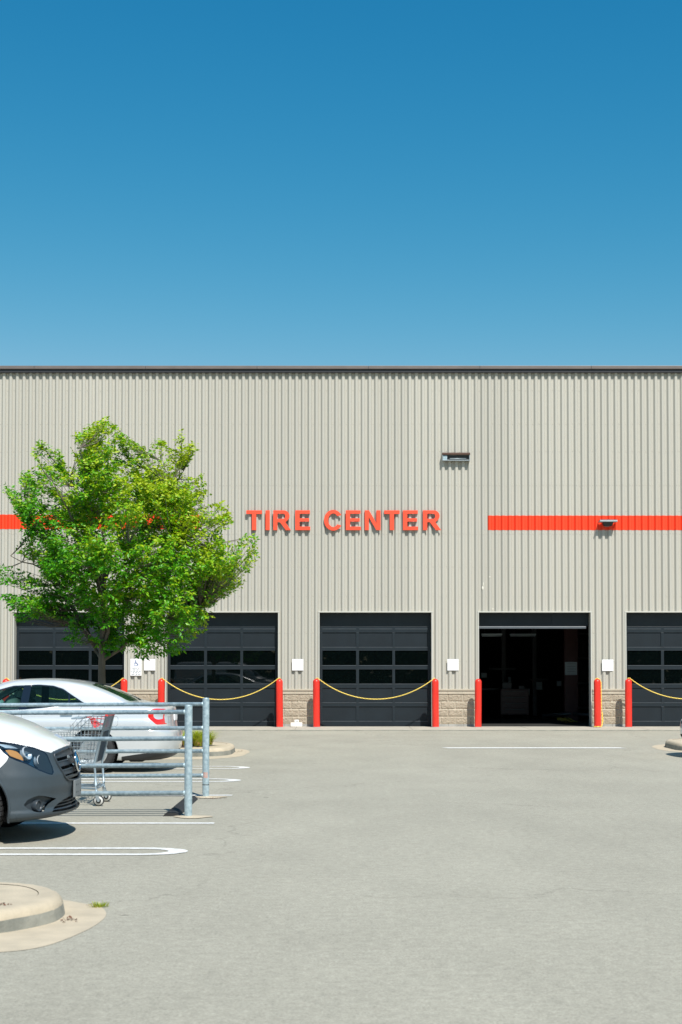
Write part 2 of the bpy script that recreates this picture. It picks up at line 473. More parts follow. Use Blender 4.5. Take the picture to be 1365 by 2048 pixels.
# near island, lower left of the photograph
near_g = [V2(-1.923, 8.065), V2(-1.773, 8.151), V2(-1.666, 8.328), V2(-1.569, 8.673), V2(-1.52, 9.012), V2(-1.531, 9.323), V2(-1.619, 9.595), V2(-1.783, 9.758), V2(-1.98, 9.91), V2(-2.4, 10.0), V2(-3.2, 10.0), V2(-6.5, 9.95), V2(-8.5, 9.5), V2(-8.5, 8.4), V2(-6.5, 7.95), V2(-3.2, 7.90), V2(-2.3, 7.95)]
near_k = [V2(-2.061, 8.64), V2(-1.916, 8.805), V2(-1.816, 8.995), V2(-1.79, 9.18), V2(-1.81, 9.38), V2(-1.88, 9.56), V2(-2.0, 9.73), V2(-2.17, 9.85), V2(-2.45, 9.915), V2(-3.2, 9.93), V2(-6.0, 9.9), V2(-7.7, 9.6), V2(-8.0, 9.15), V2(-7.6, 8.7), V2(-6.0, 8.45), V2(-3.2, 8.40), V2(-2.6, 8.43), V2(-2.3, 8.50)]
island(smooth_loop(near_k, 14), 0.17, 0.135, smooth_loop(near_g, 4), M['concrete'], 'island_top')
# far island with the tree, behind the sedan
far_g = [V2(-2.66, 25.07), V2(-2.156, 25.345), V2(-1.841, 25.92), V2(-1.77, 26.676), V2(-1.76, 27.478), V2(-1.95, 28.2), V2(-2.5, 28.65), V2(-4.0, 28.75), V2(-9.0, 28.7), V2(-11.4, 28.2), V2(-11.8, 27.0), V2(-11.2, 25.8), V2(-9.0, 25.3), V2(-5.0, 25.1)]
far_k = [V2(-2.80, 25.76), V2(-2.40, 25.90), V2(-2.16, 26.12), V2(-2.05, 26.45), V2(-2.03, 27.0), V2(-2.05, 27.6), V2(-2.2, 28.05), V2(-2.5, 28.33), V2(-3.2, 28.43), V2(-5.0, 28.45), V2(-9.0, 28.4), V2(-10.7, 28.0), V2(-11.1, 27.1), V2(-10.7, 26.2), V2(-9.0, 25.8), V2(-5.0, 25.72), V2(-3.4, 25.72)]
inn = island(smooth_loop(far_k, 9), 0.16, 0.15, smooth_loop(far_g, 4), M['concrete'], 'island_top')
bm = bmesh.new()
mul_ = smooth_loop([V2(-2.95, 26.15), V2(-2.78, 26.6), V2(-2.95, 27.6), V2(-4.2, 27.95), V2(-9.0, 27.9), V2(-10.2, 27.2), V2(-9.0, 26.1), V2(-5.0, 26.02)])
mv = [bm.verts.new((p.x, p.y, 0.151)) for p in mul_]
cv = bm.verts.new((-6, 27, 0.24))
mi2 = [bm.verts.new((p.x*0.9 - 0.6, p.y*0.8 + 5.4, 0.21)) for p in mul_]
for k in range(len(mv)):
    k2 = (k+1) % len(mv)
    bm.faces.new((mv[k], mv[k2], mi2[k2], mi2[k])); bm.faces.new((mi2[k], mi2[k2], cv))
fix(bm); tag(obj('mulch_bed', bm, M['mulch']), kind='structure')
# right island
r_g = [V2(6.28, 28.4), V2(6.30, 27.9), V2(6.45, 27.4), V2(6.9, 27.1), V2(8.5, 27.1), V2(11, 27.6), V2(11.4, 28.8), V2(11, 30), V2(8.5, 30.4), V2(6.9, 30.1), V2(6.4, 29.3)]
r_k = [V2(6.57, 28.4), V2(6.575, 27.95), V2(6.66, 27.66), V2(6.9, 27.52), V2(7.5, 27.48), V2(9.5, 27.6), V2(10.6, 28.0), V2(10.9, 28.8), V2(10.5, 29.6), V2(9.0, 29.9), V2(7.3, 29.75), V2(6.75, 29.4), V2(6.58, 28.95)]
island(smooth_loop(r_k, 5), 0.16, 0.15, smooth_loop(r_g, 4), M['concrete'], 'island_top')

# ================================================================== building
BLD = empty('warehouse', (0, 0, 0), 0, 'long tall building clad in beige ribbed metal with red stripes over a tan block base', 'building')
X0, X1 = -17.5, 17.5
ZTOP = P(682, 746, DW)[1]
ZB = P(682, 1379, DW)[1]         # top of block base
ZD = P(682, 1225, DW)[1]         # door head
def fx(px): return P(px, 1340, DW)[0]
DOORS = [(fx(28.5), fx(249)), (fx(333.5), fx(556.5)), (fx(639.5), fx(863.5)), (fx(958.5), fx(1182)), (fx(1253.5), fx(1477))]
PITCH = 13.38 / 73.3
PH0 = 0.035
def in_door(x):
    return any(a < x < b for a, b in DOORS)
# breakpoints of the rib profile: rib flat, slope, valley flat, slope
PROF = [(0.0, 0.0), (0.32, 0.0), (0.46, 0.055), (0.765, 0.055), (1.0, 0.0)]
def prof_y(x):
    t = ((x - PH0) / PITCH) % 1.0
    for i in range(4):
        a, b = PROF[i], PROF[i+1]
        if a[0] <= t <= b[0]: return a[1] + (b[1] - a[1]) * (t - a[0]) / (b[0] - a[0])
    return 0.0
def rib_strip(x0, x1, z0f, z1, yoff=0.0):
    xs = {x0, x1}
    k0 = int(math.floor(x0 / PITCH)) - 2
    for k in range(k0, int(x1 / PITCH) + 3):
        for t, _ in PROF[:-1]:
            x = PH0 + (k + t) * PITCH
            if x0 < x < x1: xs.add(x)
    for a, b in DOORS:
        for x in (a, b):
            if x0 < x < x1: xs.add(x)
    xs = sorted(xs); V = []; F = []
    for a, b in zip(xs[:-1], xs[1:]):
        if b - a < 1e-5: continue
        z0 = z0f((a + b) / 2)
        i = len(V); ya, yb = DW + prof_y(a + 1e-6) + yoff, DW + prof_y(b - 1e-6) + yoff
        V += [(a, ya, z0), (b, yb, z0), (b, yb, z1), (a, ya, z1)]
        F.append((i, i+1, i+2, i+3))
    return mesh_np('cladding', V, F)
obj('metal_cladding', rib_strip(X0, X1, lambda x: ZD + 0.03 if in_door(x) else ZB + 0.012, ZTOP), M['cladding'], BLD)
# screws holding the sheets
bm = bmesh.new()
rng = random.Random(5)
for pz in (780, 847, 902, 970, 1022, 1067, 1133, 1192, 1265, 1322):
    z = P(682, pz, DW)[1]
    k = int(X0 / PITCH)
    while k * PITCH < X1:
        for t in ((0.15, 0.64) if pz in (970, 1067) else (0.64,)):
            x = PH0 + (k + t) * PITCH
            if (z < ZD + 0.05 and in_door(x)) or rng.random() < 0.06: continue
            yy = DW + prof_y(x)
            zz = z + rng.uniform(-.01, .01)
            box(bm, x - .009, x + .009, yy - .008, yy - .0005, zz - .009, zz + .009)
        k += 1
o = obj('cladding_screws', bm, M['trim'], BLD); o['kind'] = 'stuff'
# red stripes
zt, zb_ = P(1200, 1031, DW)[1], P(1200, 1060, DW)[1]
obj('red_stripe', rib_strip(fx(977), X1, lambda x: zb_, zt, -0.005), M['stripe'], BLD)
zt, zb_ = P(20, 1029, DW)[1], P(20, 1058, DW)[1]
obj('red_stripe', rib_strip(X0, fx(398), lambda x: zb_, zt, -0.005), M['stripe'], BLD)
# dents and scuffs above the open bay
M['primer'] = mat('bare_primer', (0.72, 0.69, 0.60), 0.5)
bm = bmesh.new()
for (px, py, w, h_) in ((966, 1176, .045, .10), (980, 1154, .055, .022), (967, 1168, .02, .10), (986, 1218, .06, .02)):
    x, z = P(px, py, DW)
    bmesh.ops.create_icosphere(bm, subdivisions=2, radius=1, matrix=Matrix.Translation((x, DW + 0.0, z)) @ Matrix.Diagonal((w/2, 0.007, h_/2, 1)))
    obj('scuff', bm, M['primer'], BLD); bm = bmesh.new()
bm.free(); 
# coping and the dark gutter under it
zc0, zc1, zc2 = P(682, 733, DW)[1], P(682, 739.5, DW)[1], P(682, 746.5, DW)[1]
bm = bmesh.new()
x = X0 - 0.05
while x < X1:
    x2 = min(x + 3.05, X1 + 0.05)
    box(bm, x + .002, x2 - .002, DW - 0.115, DW + 0.5, zc1, zc0, 0.008)
    x = x2
obj('coping', fix(bm), M['coping'], BLD)
bm = bmesh.new(); box(bm, X0 - .03, X1 + .03, DW - 0.07, DW + 0.3, zc2 + 0.01, zc1 - 0.002)
obj('coping_gutter', bm, M['gutter'], BLD)
# shell: side walls, roof, back
bm = bmesh.new()
box(bm, X0, X0 + .2, DW + .06, 68, 0, zc1 - .05); box(bm, X1 - .2, X1, DW + .06, 68, 0, zc1 - .05); box(bm, X0, X1, 68, 68.2, 0, zc1 - .05)
obj('side_wall', bm, M['cladding'], BLD)
bm = bmesh.new(); box(bm, X0 + .2, X1 - .2, DW + .3, 68, zc1 - .30, zc1 - .05)
obj('roof', bm, M['coping'], BLD)
# door head, jamb trims
for i, (a, b) in enumerate(DOORS):
    bm = bmesh.new()
    box(bm, a - .035, b + .035, DW - .018, DW + .30, ZD, ZD + .032, .003)
    box(bm, a - .035, a, DW - .016, DW + .30, 0.02, ZD - .002, .003)
    box(bm, b, b + .035, DW - .016, DW + .30, 0.02, ZD - .002, .003)
    obj('door_frame', fix(bm), M['bright_trim'] if i != 9 else M['trim'], BLD)

# split-face block base
def block_pier(xa, xb):
    st = 0.0165
    nx = max(2, int((xb - xa) / st)); z0, z1 = 0.02, ZB - 0.125
    nz = int((z1 - z0) / st)
    xs = np.linspace(xa, xb, nx + 1); zs = np.linspace(z0, z1, nz + 1)
    H = 0.2032; Lb = 0.4064
    V = []; mi = []
    for z in zs:
        row = int(math.floor((z1 - z) / H)); fz = ((z1 - z) % H)
        for x in xs:
            off = Lb/2 * (row % 2)
            u = (x + off + 30) % Lb; col_ = int((x + off + 30) / Lb)
            joint = min(u, Lb - u, fz, H - fz) if z > 0.09 else min(u, Lb-u)
            if joint < 0.008: y = 0.0
            else:
                if z < 0.09: y = -0.012
                else:
                    n1 = noise.noise(Vector((x * 17, z * 24, row * 3.1 + col_ * 7.7)))
                    n2 = noise.noise(Vector((x * 52, z * 60, 4.2 + row)))
                    edge = min(1, (joint - 0.006) / 0.03)
                    y = -0.010 - edge * (0.012 + 0.008 * n1 + 0.013 * n2)
            V.append((x, DW - 0.01 + y, z))
    F = []
    w = nx + 1
    for j in range(nz):
        for i in range(nx):
            a = j * w + i; F.append((a, a+1, a+1+w, a+w))
    return V, F
M['block'] = mat('split_face_block', (0.42, 0.36, 0.275), 0.95, col2=(0.33, 0.285, 0.215), vscale=9, bump=0.7, bscale=70)
M['block_cap'] = mat('block_sill', (0.47, 0.42, 0.33), 0.85, var=0.08, vscale=4, bump=0.3, bscale=60)
M['mortar'] = mat('mortar', (0.50, 0.45, 0.36), 0.95, var=0.1)
M['footing'] = mat('footing_grey', (0.33, 0.33, 0.31), 0.9, var=0.2, vscale=6, bump=.3)
piers = [(X0, DOORS[0][0])] + [(DOORS[i][1], DOORS[i+1][0]) for i in range(4)] + [(DOORS[4][1], X1)]
for a, b in piers:
    a += .036; b -= .036
    V, F = block_pier(a, b); arr = np.array(V); FA = np.array(F); cc = arr[FA]
    zf = cc[:, :, 2].mean(1); yf = cc[:, :, 1].mean(1)
    mi = np.where(zf < 0.09, 2, np.where(yf > DW - 0.0165, 1, 0)).tolist()
    obj('block_wainscot', mesh_np('block_wainscot', V, F, mi), [M['block'], M['mortar'], M['footing']], BLD)
    bm = bmesh.new(); x = a
    while x < b - .01:
        x2 = min(x + 0.4, b)
        box(bm, x + .001, x2 - .001, DW - .040, DW + .12, ZB - .122, ZB - .03, .003)
        x = x2
    box(bm, a, b, DW - .062, DW + .06, ZB - .030, ZB + .012, .004)
    box(bm, a, b, DW + .02, DW + .30, 0.0, ZB - .124)
    obj('block_sill', fix(bm), M['block_cap'], BLD)

# sectional doors: six rows by three columns, rows 2 and 3 from mid height glazed
ROWPX = [(1253.5, 1265), (1265.5, 1299), (1302, 1335.5), (1339, 1372), (1376, 1410), (1413, 1446)]
YD = DW + 0.25
def sectional_door(a, b):
    root = empty('garage_door', (a, YD, 0)); root.parent = BLD
    W = b - a; sx = (1.0, )
    def zz(py): return P(682, py, YD)[1]
    cols = [(.075, .075 + .925), (1.08, 1.995), (2.07, W - .085)]
    rows = [(1265, 1294.5, 0), (1301.5, 1331, 1), (1339, 1368, 1), (1376, 1405.5, 0), (1413, 1442.5, 0)]
    bm = bmesh.new()
    # rails
    edges = [ (zz(1265), zz(1253)) , (zz(1301.5), zz(1294.5)), (zz(1339), zz(1331)), (zz(1376), zz(1368)), (zz(1413), zz(1405.5)), (0.03, zz(1442.5))]
    for lo, hi in edges:
        box(bm, 0.012, W - .012, 0, .045, lo, hi, .003)
    for lo, hi in [(zz(r[1]), zz(r[0])) for r in rows]:
        for xa, xb in ((0.012, cols[0][0]), (cols[0][1], cols[1][0]), (cols[1][1], cols[2][0]), (cols[2][1], W - .012)):
            box(bm, xa, xb, 0, .045, lo + .001, hi - .001, .003)
    box(bm, 0.012, W - .012, .004, .045, zz(1253) + .002, ZD - .003)
    o = obj('rail', fix(bm), M['door_rail'], root)
    # thin light lips under each panel
    for lo in (zz(1294.5), zz(1331), zz(1368), zz(1405.5), zz(1442.5), zz(1258)):
        for xa, xb in cols:
            lip = bmesh.new(); box(lip, xa, xb, -.010, -.002, lo - .006, lo + .006); obj('lip', lip, M['door_lip'], root)
    for r in rows:
        for xa, xb in cols:
            bm = bmesh.new()
            if r[2]:
                box(bm, xa - .01, xb + .01, .020, .026, zz(r[1]) - .01, zz(r[0]) + .01)
                obj('pane', bm, M['door_glass'], root)
            else:
                box(bm, xa - .005, xb + .005, .022, .040, zz(r[1]) - .005, zz(r[0]) + .005)
                obj('panel', bm, M['door'], root)
    bm = bmesh.new(); box(bm, 0.012, W - .012, -.006, .03, .018, .031)
    obj('bottom_seal', bm, M['rubber'], root)
    return root
for i in (0, 1, 2, 4): sectional_door(*DOORS[i])
# the raised door of the open bay: only its lowest section hangs in the opening
a, b = DOORS[3]; W = b - a
root = empty('raised_garage_door', (a, YD, 0)); root.parent = BLD
zr = P(1070, 1256, YD)[1]
bm = bmesh.new()
for xa, xb in ((.012, 1.0), (1.04, 2.02), (2.06, W - .012)): box(bm, xa, xb, 0.01, .04, zr + .05, ZD - .003)
for xa, xb in ((1.0, 1.04), (2.02, 2.06)): box(bm, xa, xb, 0, .045, zr + .05, ZD - .003)
obj('panel', bm, M['door'], root)
bm = bmesh.new(); box(bm, .012, W - .08, -.03, .05, zr - .02, zr + .045, .008)
obj('bottom_bar', fix(bm), M['door_lip'], root)

# ------------------------------------------------------------------ bay interior, one hall behind all doors
bm = bmesh.new()
HX0, HX1, HY0, HY1, HZ = -12.5, 12.5, DW + .30, 52.0, 5.2
box(bm, HX0, HX1, HY1, HY1 + .1, 0, HZ); box(bm, HX0 - .1, HX0, HY0, HY1, 0, HZ); box(bm, HX1, HX1 + .1, HY0, HY1, 0, HZ)
box(bm, HX0, HX1, HY0, HY1, HZ, HZ + .1)
for (a_, b_) in piers: box(bm, max(a_, HX0), min(b_, HX1), DW + .302, DW + .36, 0, HZ)
for (a_, b_) in DOORS: box(bm, a_, b_, DW + .302, DW + .36, ZD + .04, HZ)
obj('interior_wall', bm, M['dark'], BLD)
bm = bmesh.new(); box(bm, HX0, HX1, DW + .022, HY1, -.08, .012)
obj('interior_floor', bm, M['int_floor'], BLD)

# vehicle lifts, benches, racks seen dimly through the open bay
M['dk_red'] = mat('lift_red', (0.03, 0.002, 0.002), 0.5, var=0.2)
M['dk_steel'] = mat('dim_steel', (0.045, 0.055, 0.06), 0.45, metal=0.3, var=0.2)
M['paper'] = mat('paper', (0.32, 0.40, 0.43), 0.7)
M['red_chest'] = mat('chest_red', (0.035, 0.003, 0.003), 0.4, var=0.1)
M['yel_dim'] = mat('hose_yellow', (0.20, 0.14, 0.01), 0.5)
def at(px, py, Y): x, z = P(px, py, Y); return x, z
# red lift post with a notice on it
Y = 42.5
x, _ = at(1143, 1350, Y)
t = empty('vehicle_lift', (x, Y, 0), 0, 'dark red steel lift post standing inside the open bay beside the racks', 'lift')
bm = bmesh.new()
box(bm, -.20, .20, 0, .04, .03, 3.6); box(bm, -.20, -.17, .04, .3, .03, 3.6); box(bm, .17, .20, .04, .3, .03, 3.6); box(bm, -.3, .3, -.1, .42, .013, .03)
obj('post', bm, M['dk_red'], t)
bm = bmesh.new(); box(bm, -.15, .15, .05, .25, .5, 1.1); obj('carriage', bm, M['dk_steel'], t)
for s in (-1, 1):
    bm = bmesh.new(); tube(bm, [(s*.05, -.05, .25), (s*.9, -.35, .2)], .05, 8); obj('arm', bm, M['dk_steel'], t)
n_ = obj('notice', None or (lambda b_: (box(b_, -.19, .17, -.012, -.004, at(1143, 1350, Y)[1], at(1143, 1324, Y)[1] + .001), b_)[1])(bmesh.new()), M['paper'], t)
bm = bmesh.new()
for k in range(5):
    z = at(1143, 1327 + k * 5.2, Y)[1]
    box(bm, -.15 + .03 * rng.random(), .14 - .03 * rng.random(), -.016, -.0125, z - .022, z + .006)
obj('print', bm, M['sign_ink'], n_)
# far lift
Y = 48.0
x, _ = at(1008, 1330, Y)
t = empty('vehicle_lift', (x, Y, 0), 0, 'grey two post lift standing deep inside the dark open bay', 'lift')
for s in (0, 1):
    bm = bmesh.new(); box(bm, s*1.04 - .07, s*1.04 + .07, 0, .25, .013, 3.2); obj('post', bm, M['dk_steel'], t)
bm = bmesh.new(); box(bm, -.5, .4, -.1, .3, 1.55, 1.62); box(bm, .9, 1.5, -.1, .3, 1.2, 1.26); obj('platform', bm, M['dk_steel'], t)
# tool chest on castors with drawers
Y = 45.0
x, _ = at(1030, 1420, Y)
t = empty('tool_chest', (x, Y, 0), 0, 'red steel tool chest with drawers inside the open bay', 'tool chest')
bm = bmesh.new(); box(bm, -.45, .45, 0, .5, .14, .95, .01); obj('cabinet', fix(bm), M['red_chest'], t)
for k in range(4):
    d = (lambda b_: (box(b_, -.42, .42, -.02, .0, .17 + k*.19, .34 + k*.19, .004), b_)[1])(bmesh.new())
    do = obj('drawer', fix(d), M['red_chest'], t)
    obj('handle', (lambda b_: (box(b_, -.3, .3, -.045, -.021, .30 + k*.19, .32 + k*.19), b_)[1])(bmesh.new()), M['dk_steel'], do)
for sx_ in (-.38, .38):
    for sy_ in (.07, .43):
        bm = bmesh.new(); lathe(bm, [(.055, -.02), (.055, .02)], 12, 'X', (sx_, sy_, .068)); obj('castor', bm, M['rubber'], t)
bm = bmesh.new(); box(bm, -.38, -.08, .1, .4, .952, 1.16, .01); box(bm, .15, .32, .1, .3, .952, 1.05); tube(bm, [(-.3, .2, 1.15), (-.3, .2, 1.55), (-.1, .18, 1.6)], .02, 6)
tag(obj('battery_charger', fix(bm), M['dk_steel']), 'grey charger box standing on the red tool chest', 'charger').location = (x, Y, 0)
# tyre racks with tyres
def tyre(parent=None, name='tyre'):
    bm = bmesh.new()
    lathe(bm, [(.19, -.09), (.24, -.105), (.30, -.10), (.325, -.07), (.33, 0), (.325, .07), (.30, .10), (.24, .105), (.19, .09)], 20, 'Y')
    return obj(name, bm, M['rubber'], parent)
Y = 46.0
x, _ = at(1163, 1380, Y)
rk = empty('tyre_rack', (x, Y, 0), 0, 'tall steel rack of tyres beyond the red lift post', 'rack')
for sx_ in (-.3, 1.9):
    bm = bmesh.new(); box(bm, sx_ - .03, sx_ + .03, 0, .06, .013, 3.3); box(bm, sx_ - .03, sx_ + .03, .5, .56, .013, 3.3); obj('upright', bm, M['dk_steel'], rk)
for k in range(4):
    bm = bmesh.new(); box(bm, -.3, 1.9, .05, .09, .3 + k*.8, .36 + k*.8); box(bm, -.3, 1.9, .45, .49, .3 + k*.8, .36 + k*.8); obj('beam', bm, M['dk_steel'], rk)
proto = tyre(); first = True
for k in range(3):
    for j in range(9):
        t = proto if first else proto.copy()
        if not first: C.objects.link(t)
        first = False
        t.rotation_euler = (0, 0, PI/2); t.location = (x - .15 + j * .235, Y + .27, .36 + k*.8 + .33)
        tag(t, 'black tyre standing in the rack inside the open bay', 'tyre', 'tyres standing in the rack')
# shelf unit left with small items, papers on the wall
Y = 47.5
def simple_thing(name, label, cat, boxes, m_, group=None, loc=(0, 0, 0)):
    bm = bmesh.new()
    for b_ in boxes: box(bm, *b_)
    o = obj(name, bm, m_); o.location = loc
    return tag(o, label, cat, group)
for (pa, pb, qa, qb, lab) in ((1016, 1023, 1353, 1384, 'tall narrow pale panel hanging in the dark bay'), (1072, 1086, 1363, 1380, 'square pale notice hanging in the middle of the dark bay'), (1049, 1060, 1377, 1391, 'small pale square notice low in the dark bay'), (1113, 1124, 1361, 1373, 'pale notice left of the red lift post in the dark bay'), (962, 975, 1345, 1356, 'pale poster near the left edge of the dark bay')):
    xa, z1_ = at(pa, qa, Y); xb, z0_ = at(pb, qb, Y)
    fr = empty('notice_board', ((xa+xb)/2, Y, (z0_+z1_)/2), 0, lab, 'notice')
    bm = bmesh.new(); box(bm, -(xb-xa)/2, (xb-xa)/2, 0, .02, -(z1_-z0_)/2, (z1_-z0_)/2); obj('board', bm, M['dk_steel'], fr)
    bm = bmesh.new(); box(bm, -(xb-xa)/2 + .015, (xb-xa)/2 - .015, -.006, -.001, -(z1_-z0_)/2 + .015, (z1_-z0_)/2 - .015); obj('sheet', bm, M['paper'], fr)
# ceiling tubes
for (pa, pb, py, Yl, lab) in ((963, 1004, 1272, 42.0, 'brighter fluorescent fitting under the ceiling at the left of the open bay'), (1020, 1072, 1272, 43.5, 'dim fluorescent fitting under the ceiling of the open bay right of the brighter one')):
    xa, z = at(pa, py, Yl); xb, _ = at(pb, py, Yl)
    t = empty('ceiling_light', ((xa+xb)/2, Yl, z), 0, lab, 'light')
    bm = bmesh.new(); box(bm, -(xb-xa)/2, (xb-xa)/2, -.08, .08, .02, .07, .005); obj('housing', fix(bm), M['paper'], t)
    for s in (-.04, .04):
        bm = bmesh.new(); tube(bm, [(-(xb-xa)/2 + .02, s, 0), ((xb-xa)/2 - .02, s, 0)], .014, 8); obj('tube', bm, M['paper'], t)
    bm = bmesh.new()
    for s in (-1, 1): tube(bm, [(s*(xb-xa)/3, 0, .07), (s*(xb-xa)/3, 0, HZ - z)], .006, 6)
    obj('hanger', bm, M['dk_steel'], t)
# yellow coiled air hose on the floor by the post
bm = bmesh.new(); x, y_ = G(1128, 1446)
y_ = 41.2; x = P(1125, 1440, y_)[0]
pts = []
for k in range(150):
    a_ = k * .36; rr = .14 + .05 * math.sin(k * .7) + .03 * math.sin(k * 1.9)
    pts.append((x + rr * math.cos(a_) + (0 if k < 90 else (k - 90) * .006), y_ + rr * math.sin(a_), .03 + .12 * abs(math.sin(a_ * .5)) + .03 * math.sin(k)))
pts = [p if p[2] > .025 else (p[0], p[1], .025) for p in pts]
tag(tubeo := obj('air_hose', (tube(bm, pts, .012, 6), bm)[1], M['yel_dim']), 'tangled yellow air hose lying on the floor inside the open bay', 'hose')
# workbench
Y = 46.2
x, _ = at(990, 1400, Y)
t = empty('workbench', (x, Y, 0), 0, 'dark steel workbench at the left inside the open bay', 'workbench')
bm = bmesh.new(); box(bm, -.5, .55, 0, .7, .9, .95, .005); obj('top', fix(bm), M['dk_steel'], t)
for sx_ in (-.46, .5):
    for sy_ in (.04, .64):
        bm = bmesh.new(); box(bm, sx_ - .03, sx_ + .03, sy_ - .03, sy_ + .03, .013, .9); obj('leg', bm, M['dk_steel'], t)

# ------------------------------------------------------------------ lettering
def arc(cx, cy, rx, ry, a0, a1, n=14):
    return [(cx + rx * math.cos(R(a0 + (a1 - a0) * k / n)), cy + ry * math.sin(R(a0 + (a1 - a0) * k / n))) for k in range(n + 1)]
LET = {
 'T': (.78, [[(0, 1), (0, .82), (.28, .82), (.28, 0), (.50, 0), (.50, .82), (.78, .82), (.78, 1)]]),
 'I': (.205, [[(0, 0), (.205, 0), (.205, 1), (0, 1)]]),
 'E': (.75, [[(0, 0), (.75, 0), (.75, .175), (.215, .175), (.215, .435), (.70, .435), (.70, .60), (.215, .60), (.215, .83), (.735, .83), (.735, 1), (0, 1)]]),
 'N': (.79, [[(0, 0), (.20, 0), (.20, .66), (.58, 0), (.79, 0), (.79, 1), (.59, 1), (.59, .35), (.215, 1), (0, 1)]]),
 'R': (.87, [[(0, 0), (.205, 0), (.205, .405), (.33, .405), (.62, 0), (.87, 0), (.60, .40)] + arc(.53, .715, .275, .285, -55, 90, 12) + [(0, 1)],
             [(.205, .57), (.205, .835)] + arc(.49, .7025, .105, .1325, 90, -90, 10)]),
 'C': (.88, [arc(.46, .50, .46, .525, 35, 325, 40) + [(.66, .275)] + arc(.46, .50, .245, .335, 318, 42, 36) + [(.66, .73)]]),
}
LET['C'] = (.88, [arc(.46, .50, .46, .525, 30, 330, 40) + arc(.46, .50, .25, .345, 322, 38, 36)])
SG = empty('sign_lettering', (0, 0, 0), 0, 'raised orange red letters reading TIRE CENTER on the ribbed wall', 'sign')
zl0 = P(682, 1060, DW - .08)[1]; zl1 = P(682, 1020.5, DW - .08)[1]; Hh = zl1 - zl0
for ch, xa, xb in (('T', 493, 524), ('I', 531.5, 539.8), ('R', 547, 582), ('E', 591, 620.8), ('C', 648.5, 684), ('E', 692, 722), ('N', 730, 761.5), ('T', 769, 799.8), ('E', 806.5, 836.7), ('R', 846.5, 882.5)):
    w, ol = LET[ch]
    x0_ = P(xa, 1040, DW - .08)[0]; x1_ = P(xb, 1040, DW - .08)[0]; sc = (x1_ - x0_) / w
    o = flat_shape('letter', [[(p[0] * sc, p[1] * Hh) for p in q] for q in ol], .05, M['red_sign'], SG, .001)
    o.location = (x0_, DW - .034, zl0)
    o.data.materials.append(M['sign_side'])
    for p_ in o.data.polygons:
        if abs(p_.normal.y) < .5: p_.material_index = 1
    bm = bmesh.new()
    for q in ((.1, .15), (.1, .85)) if ch in 'IERN' else ((.38, .1), (.38, .9)):
        tube(bm, [(q[0] * sc, .02, q[1] * Hh), (q[0] * sc, .06, q[1] * Hh)], .01, 6)
    st_ = obj('stud', bm, M['steel'], o)

# ------------------------------------------------------------------ wall signs
def word_marks(bm, x0, x1, z, h, rnd, mi=0):
    """one line of small unreadable print as it shows from across the lot"""
    x = x0
    while x < x1 - h * .8:
        w = rnd.choice((2, 3, 4, 5)) * h * .72
        xe = min(x + w, x1)
        k = x
        while k < xe - h * .3:
            box(bm, k, k + h * .48, -.003, -.0006, z + h * rnd.uniform(0, .1), z + h * rnd.uniform(.85, 1), mi=mi)
            k += h * .66
        x = xe + h * .6
def notice(px, py, w, h_, label, lines, inkm, group=None):
    x, z = P(px, py, DW - .02)
    t = empty('wall_sign', (x, DW - .022, z), 0, label, 'sign', group)
    bm = bmesh.new(); box(bm, -w/2, w/2, 0, .004, -h_/2, h_/2, .0012); obj('plate', fix(bm), M['sign_white'], t)
    bm = bmesh.new(); r_ = random.Random(int(px))
    for (zz_, hh, xw) in lines: word_marks(bm, -xw/2, xw/2, zz_, hh, r_)
    obj('print', bm, inkm, t)
    bm = bmesh.new()
    for s in (-1, 1): lathe(bm, [(.0, -.004), (.008, -.003), (.009, 0)], 8, 'Y', (0, 0, s * (h_/2 - .018)))
    obj('rivet', bm, M['steel'], t)
    return t
sq = [(.10, .016, .05), (.055, .022, .20), (.005, .022, .12), (-.05, .028, .24), (-.10, .026, .22)]
notice(300, 1329.5, .305, .31, 'square white notice with faded pink print beside the tall wheelchair sign', sq, M['sign_pink'])
notice(596, 1329.5, .305, .31, 'square white notice with faded pink print on the wall above the low white box', sq, M['sign_pink'])
notice(906.5, 1329.5, .305, .31, 'square white notice with faded pink print just left of the open bay', sq, M['sign_pink'])
notice(1216, 1330.5, .305, .31, 'square white notice with faded pink print above the chain draped bollard', sq, M['sign_pink'])
hc = notice(272.5, 1334.5, .305, .46, 'tall white sign with blue wheelchair symbol and small print beneath', [(-.035, .024, .20), (-.08, .024, .17), (-.12, .024, .26), (-.16, .024, .18), (-.205, .026, .24)], M['sign_ink'])
def ring_seg(cx, cz, r0, r1, a0, a1, n=20): return arc(cx, cz, r1, r1, a0, a1, n) + arc(cx, cz, r0, r0, a1, a0, n)
def bar(x0, z0, x1, z1, w):
    d = Vector((x1 - x0, z1 - z0)).normalized(); n_ = Vector((-d.y, d.x)) * w / 2
    return [(x0 + n_.x, z0 + n_.y), (x0 - n_.x, z0 - n_.y), (x1 - n_.x, z1 - n_.y), (x1 + n_.x, z1 + n_.y)]
sy = bmesh.new()
def flat(bm, ol, y=-.0012, t=.0014):
    fr_ = [bm.verts.new((p[0], y - t, p[1])) for p in ol]; bk = [bm.verts.new((p[0], y, p[1])) for p in ol]
    n_ = len(ol)
    bm.faces.new(fr_)
    for i in range(n_): bm.faces.new((fr_[i], fr_[(i+1) % n_], bk[(i+1) % n_], bk[i]))
flat(sy, arc(-.012, .178, .013, .013, 0, 342, 18))
segs = 22
for k in range(segs):
    a0 = 118 + k * (250 / segs); flat(sy, ring_seg(-.003, .085, .040, .053, a0, a0 + 250 / segs, 1), -.0012)
flat(sy, bar(-.012, .165, -.008, .105, .017), -.0032); flat(sy, bar(-.010, .142, .030, .142, .010), -.005); flat(sy, bar(-.010, .106, .040, .104, .013), -.0068)
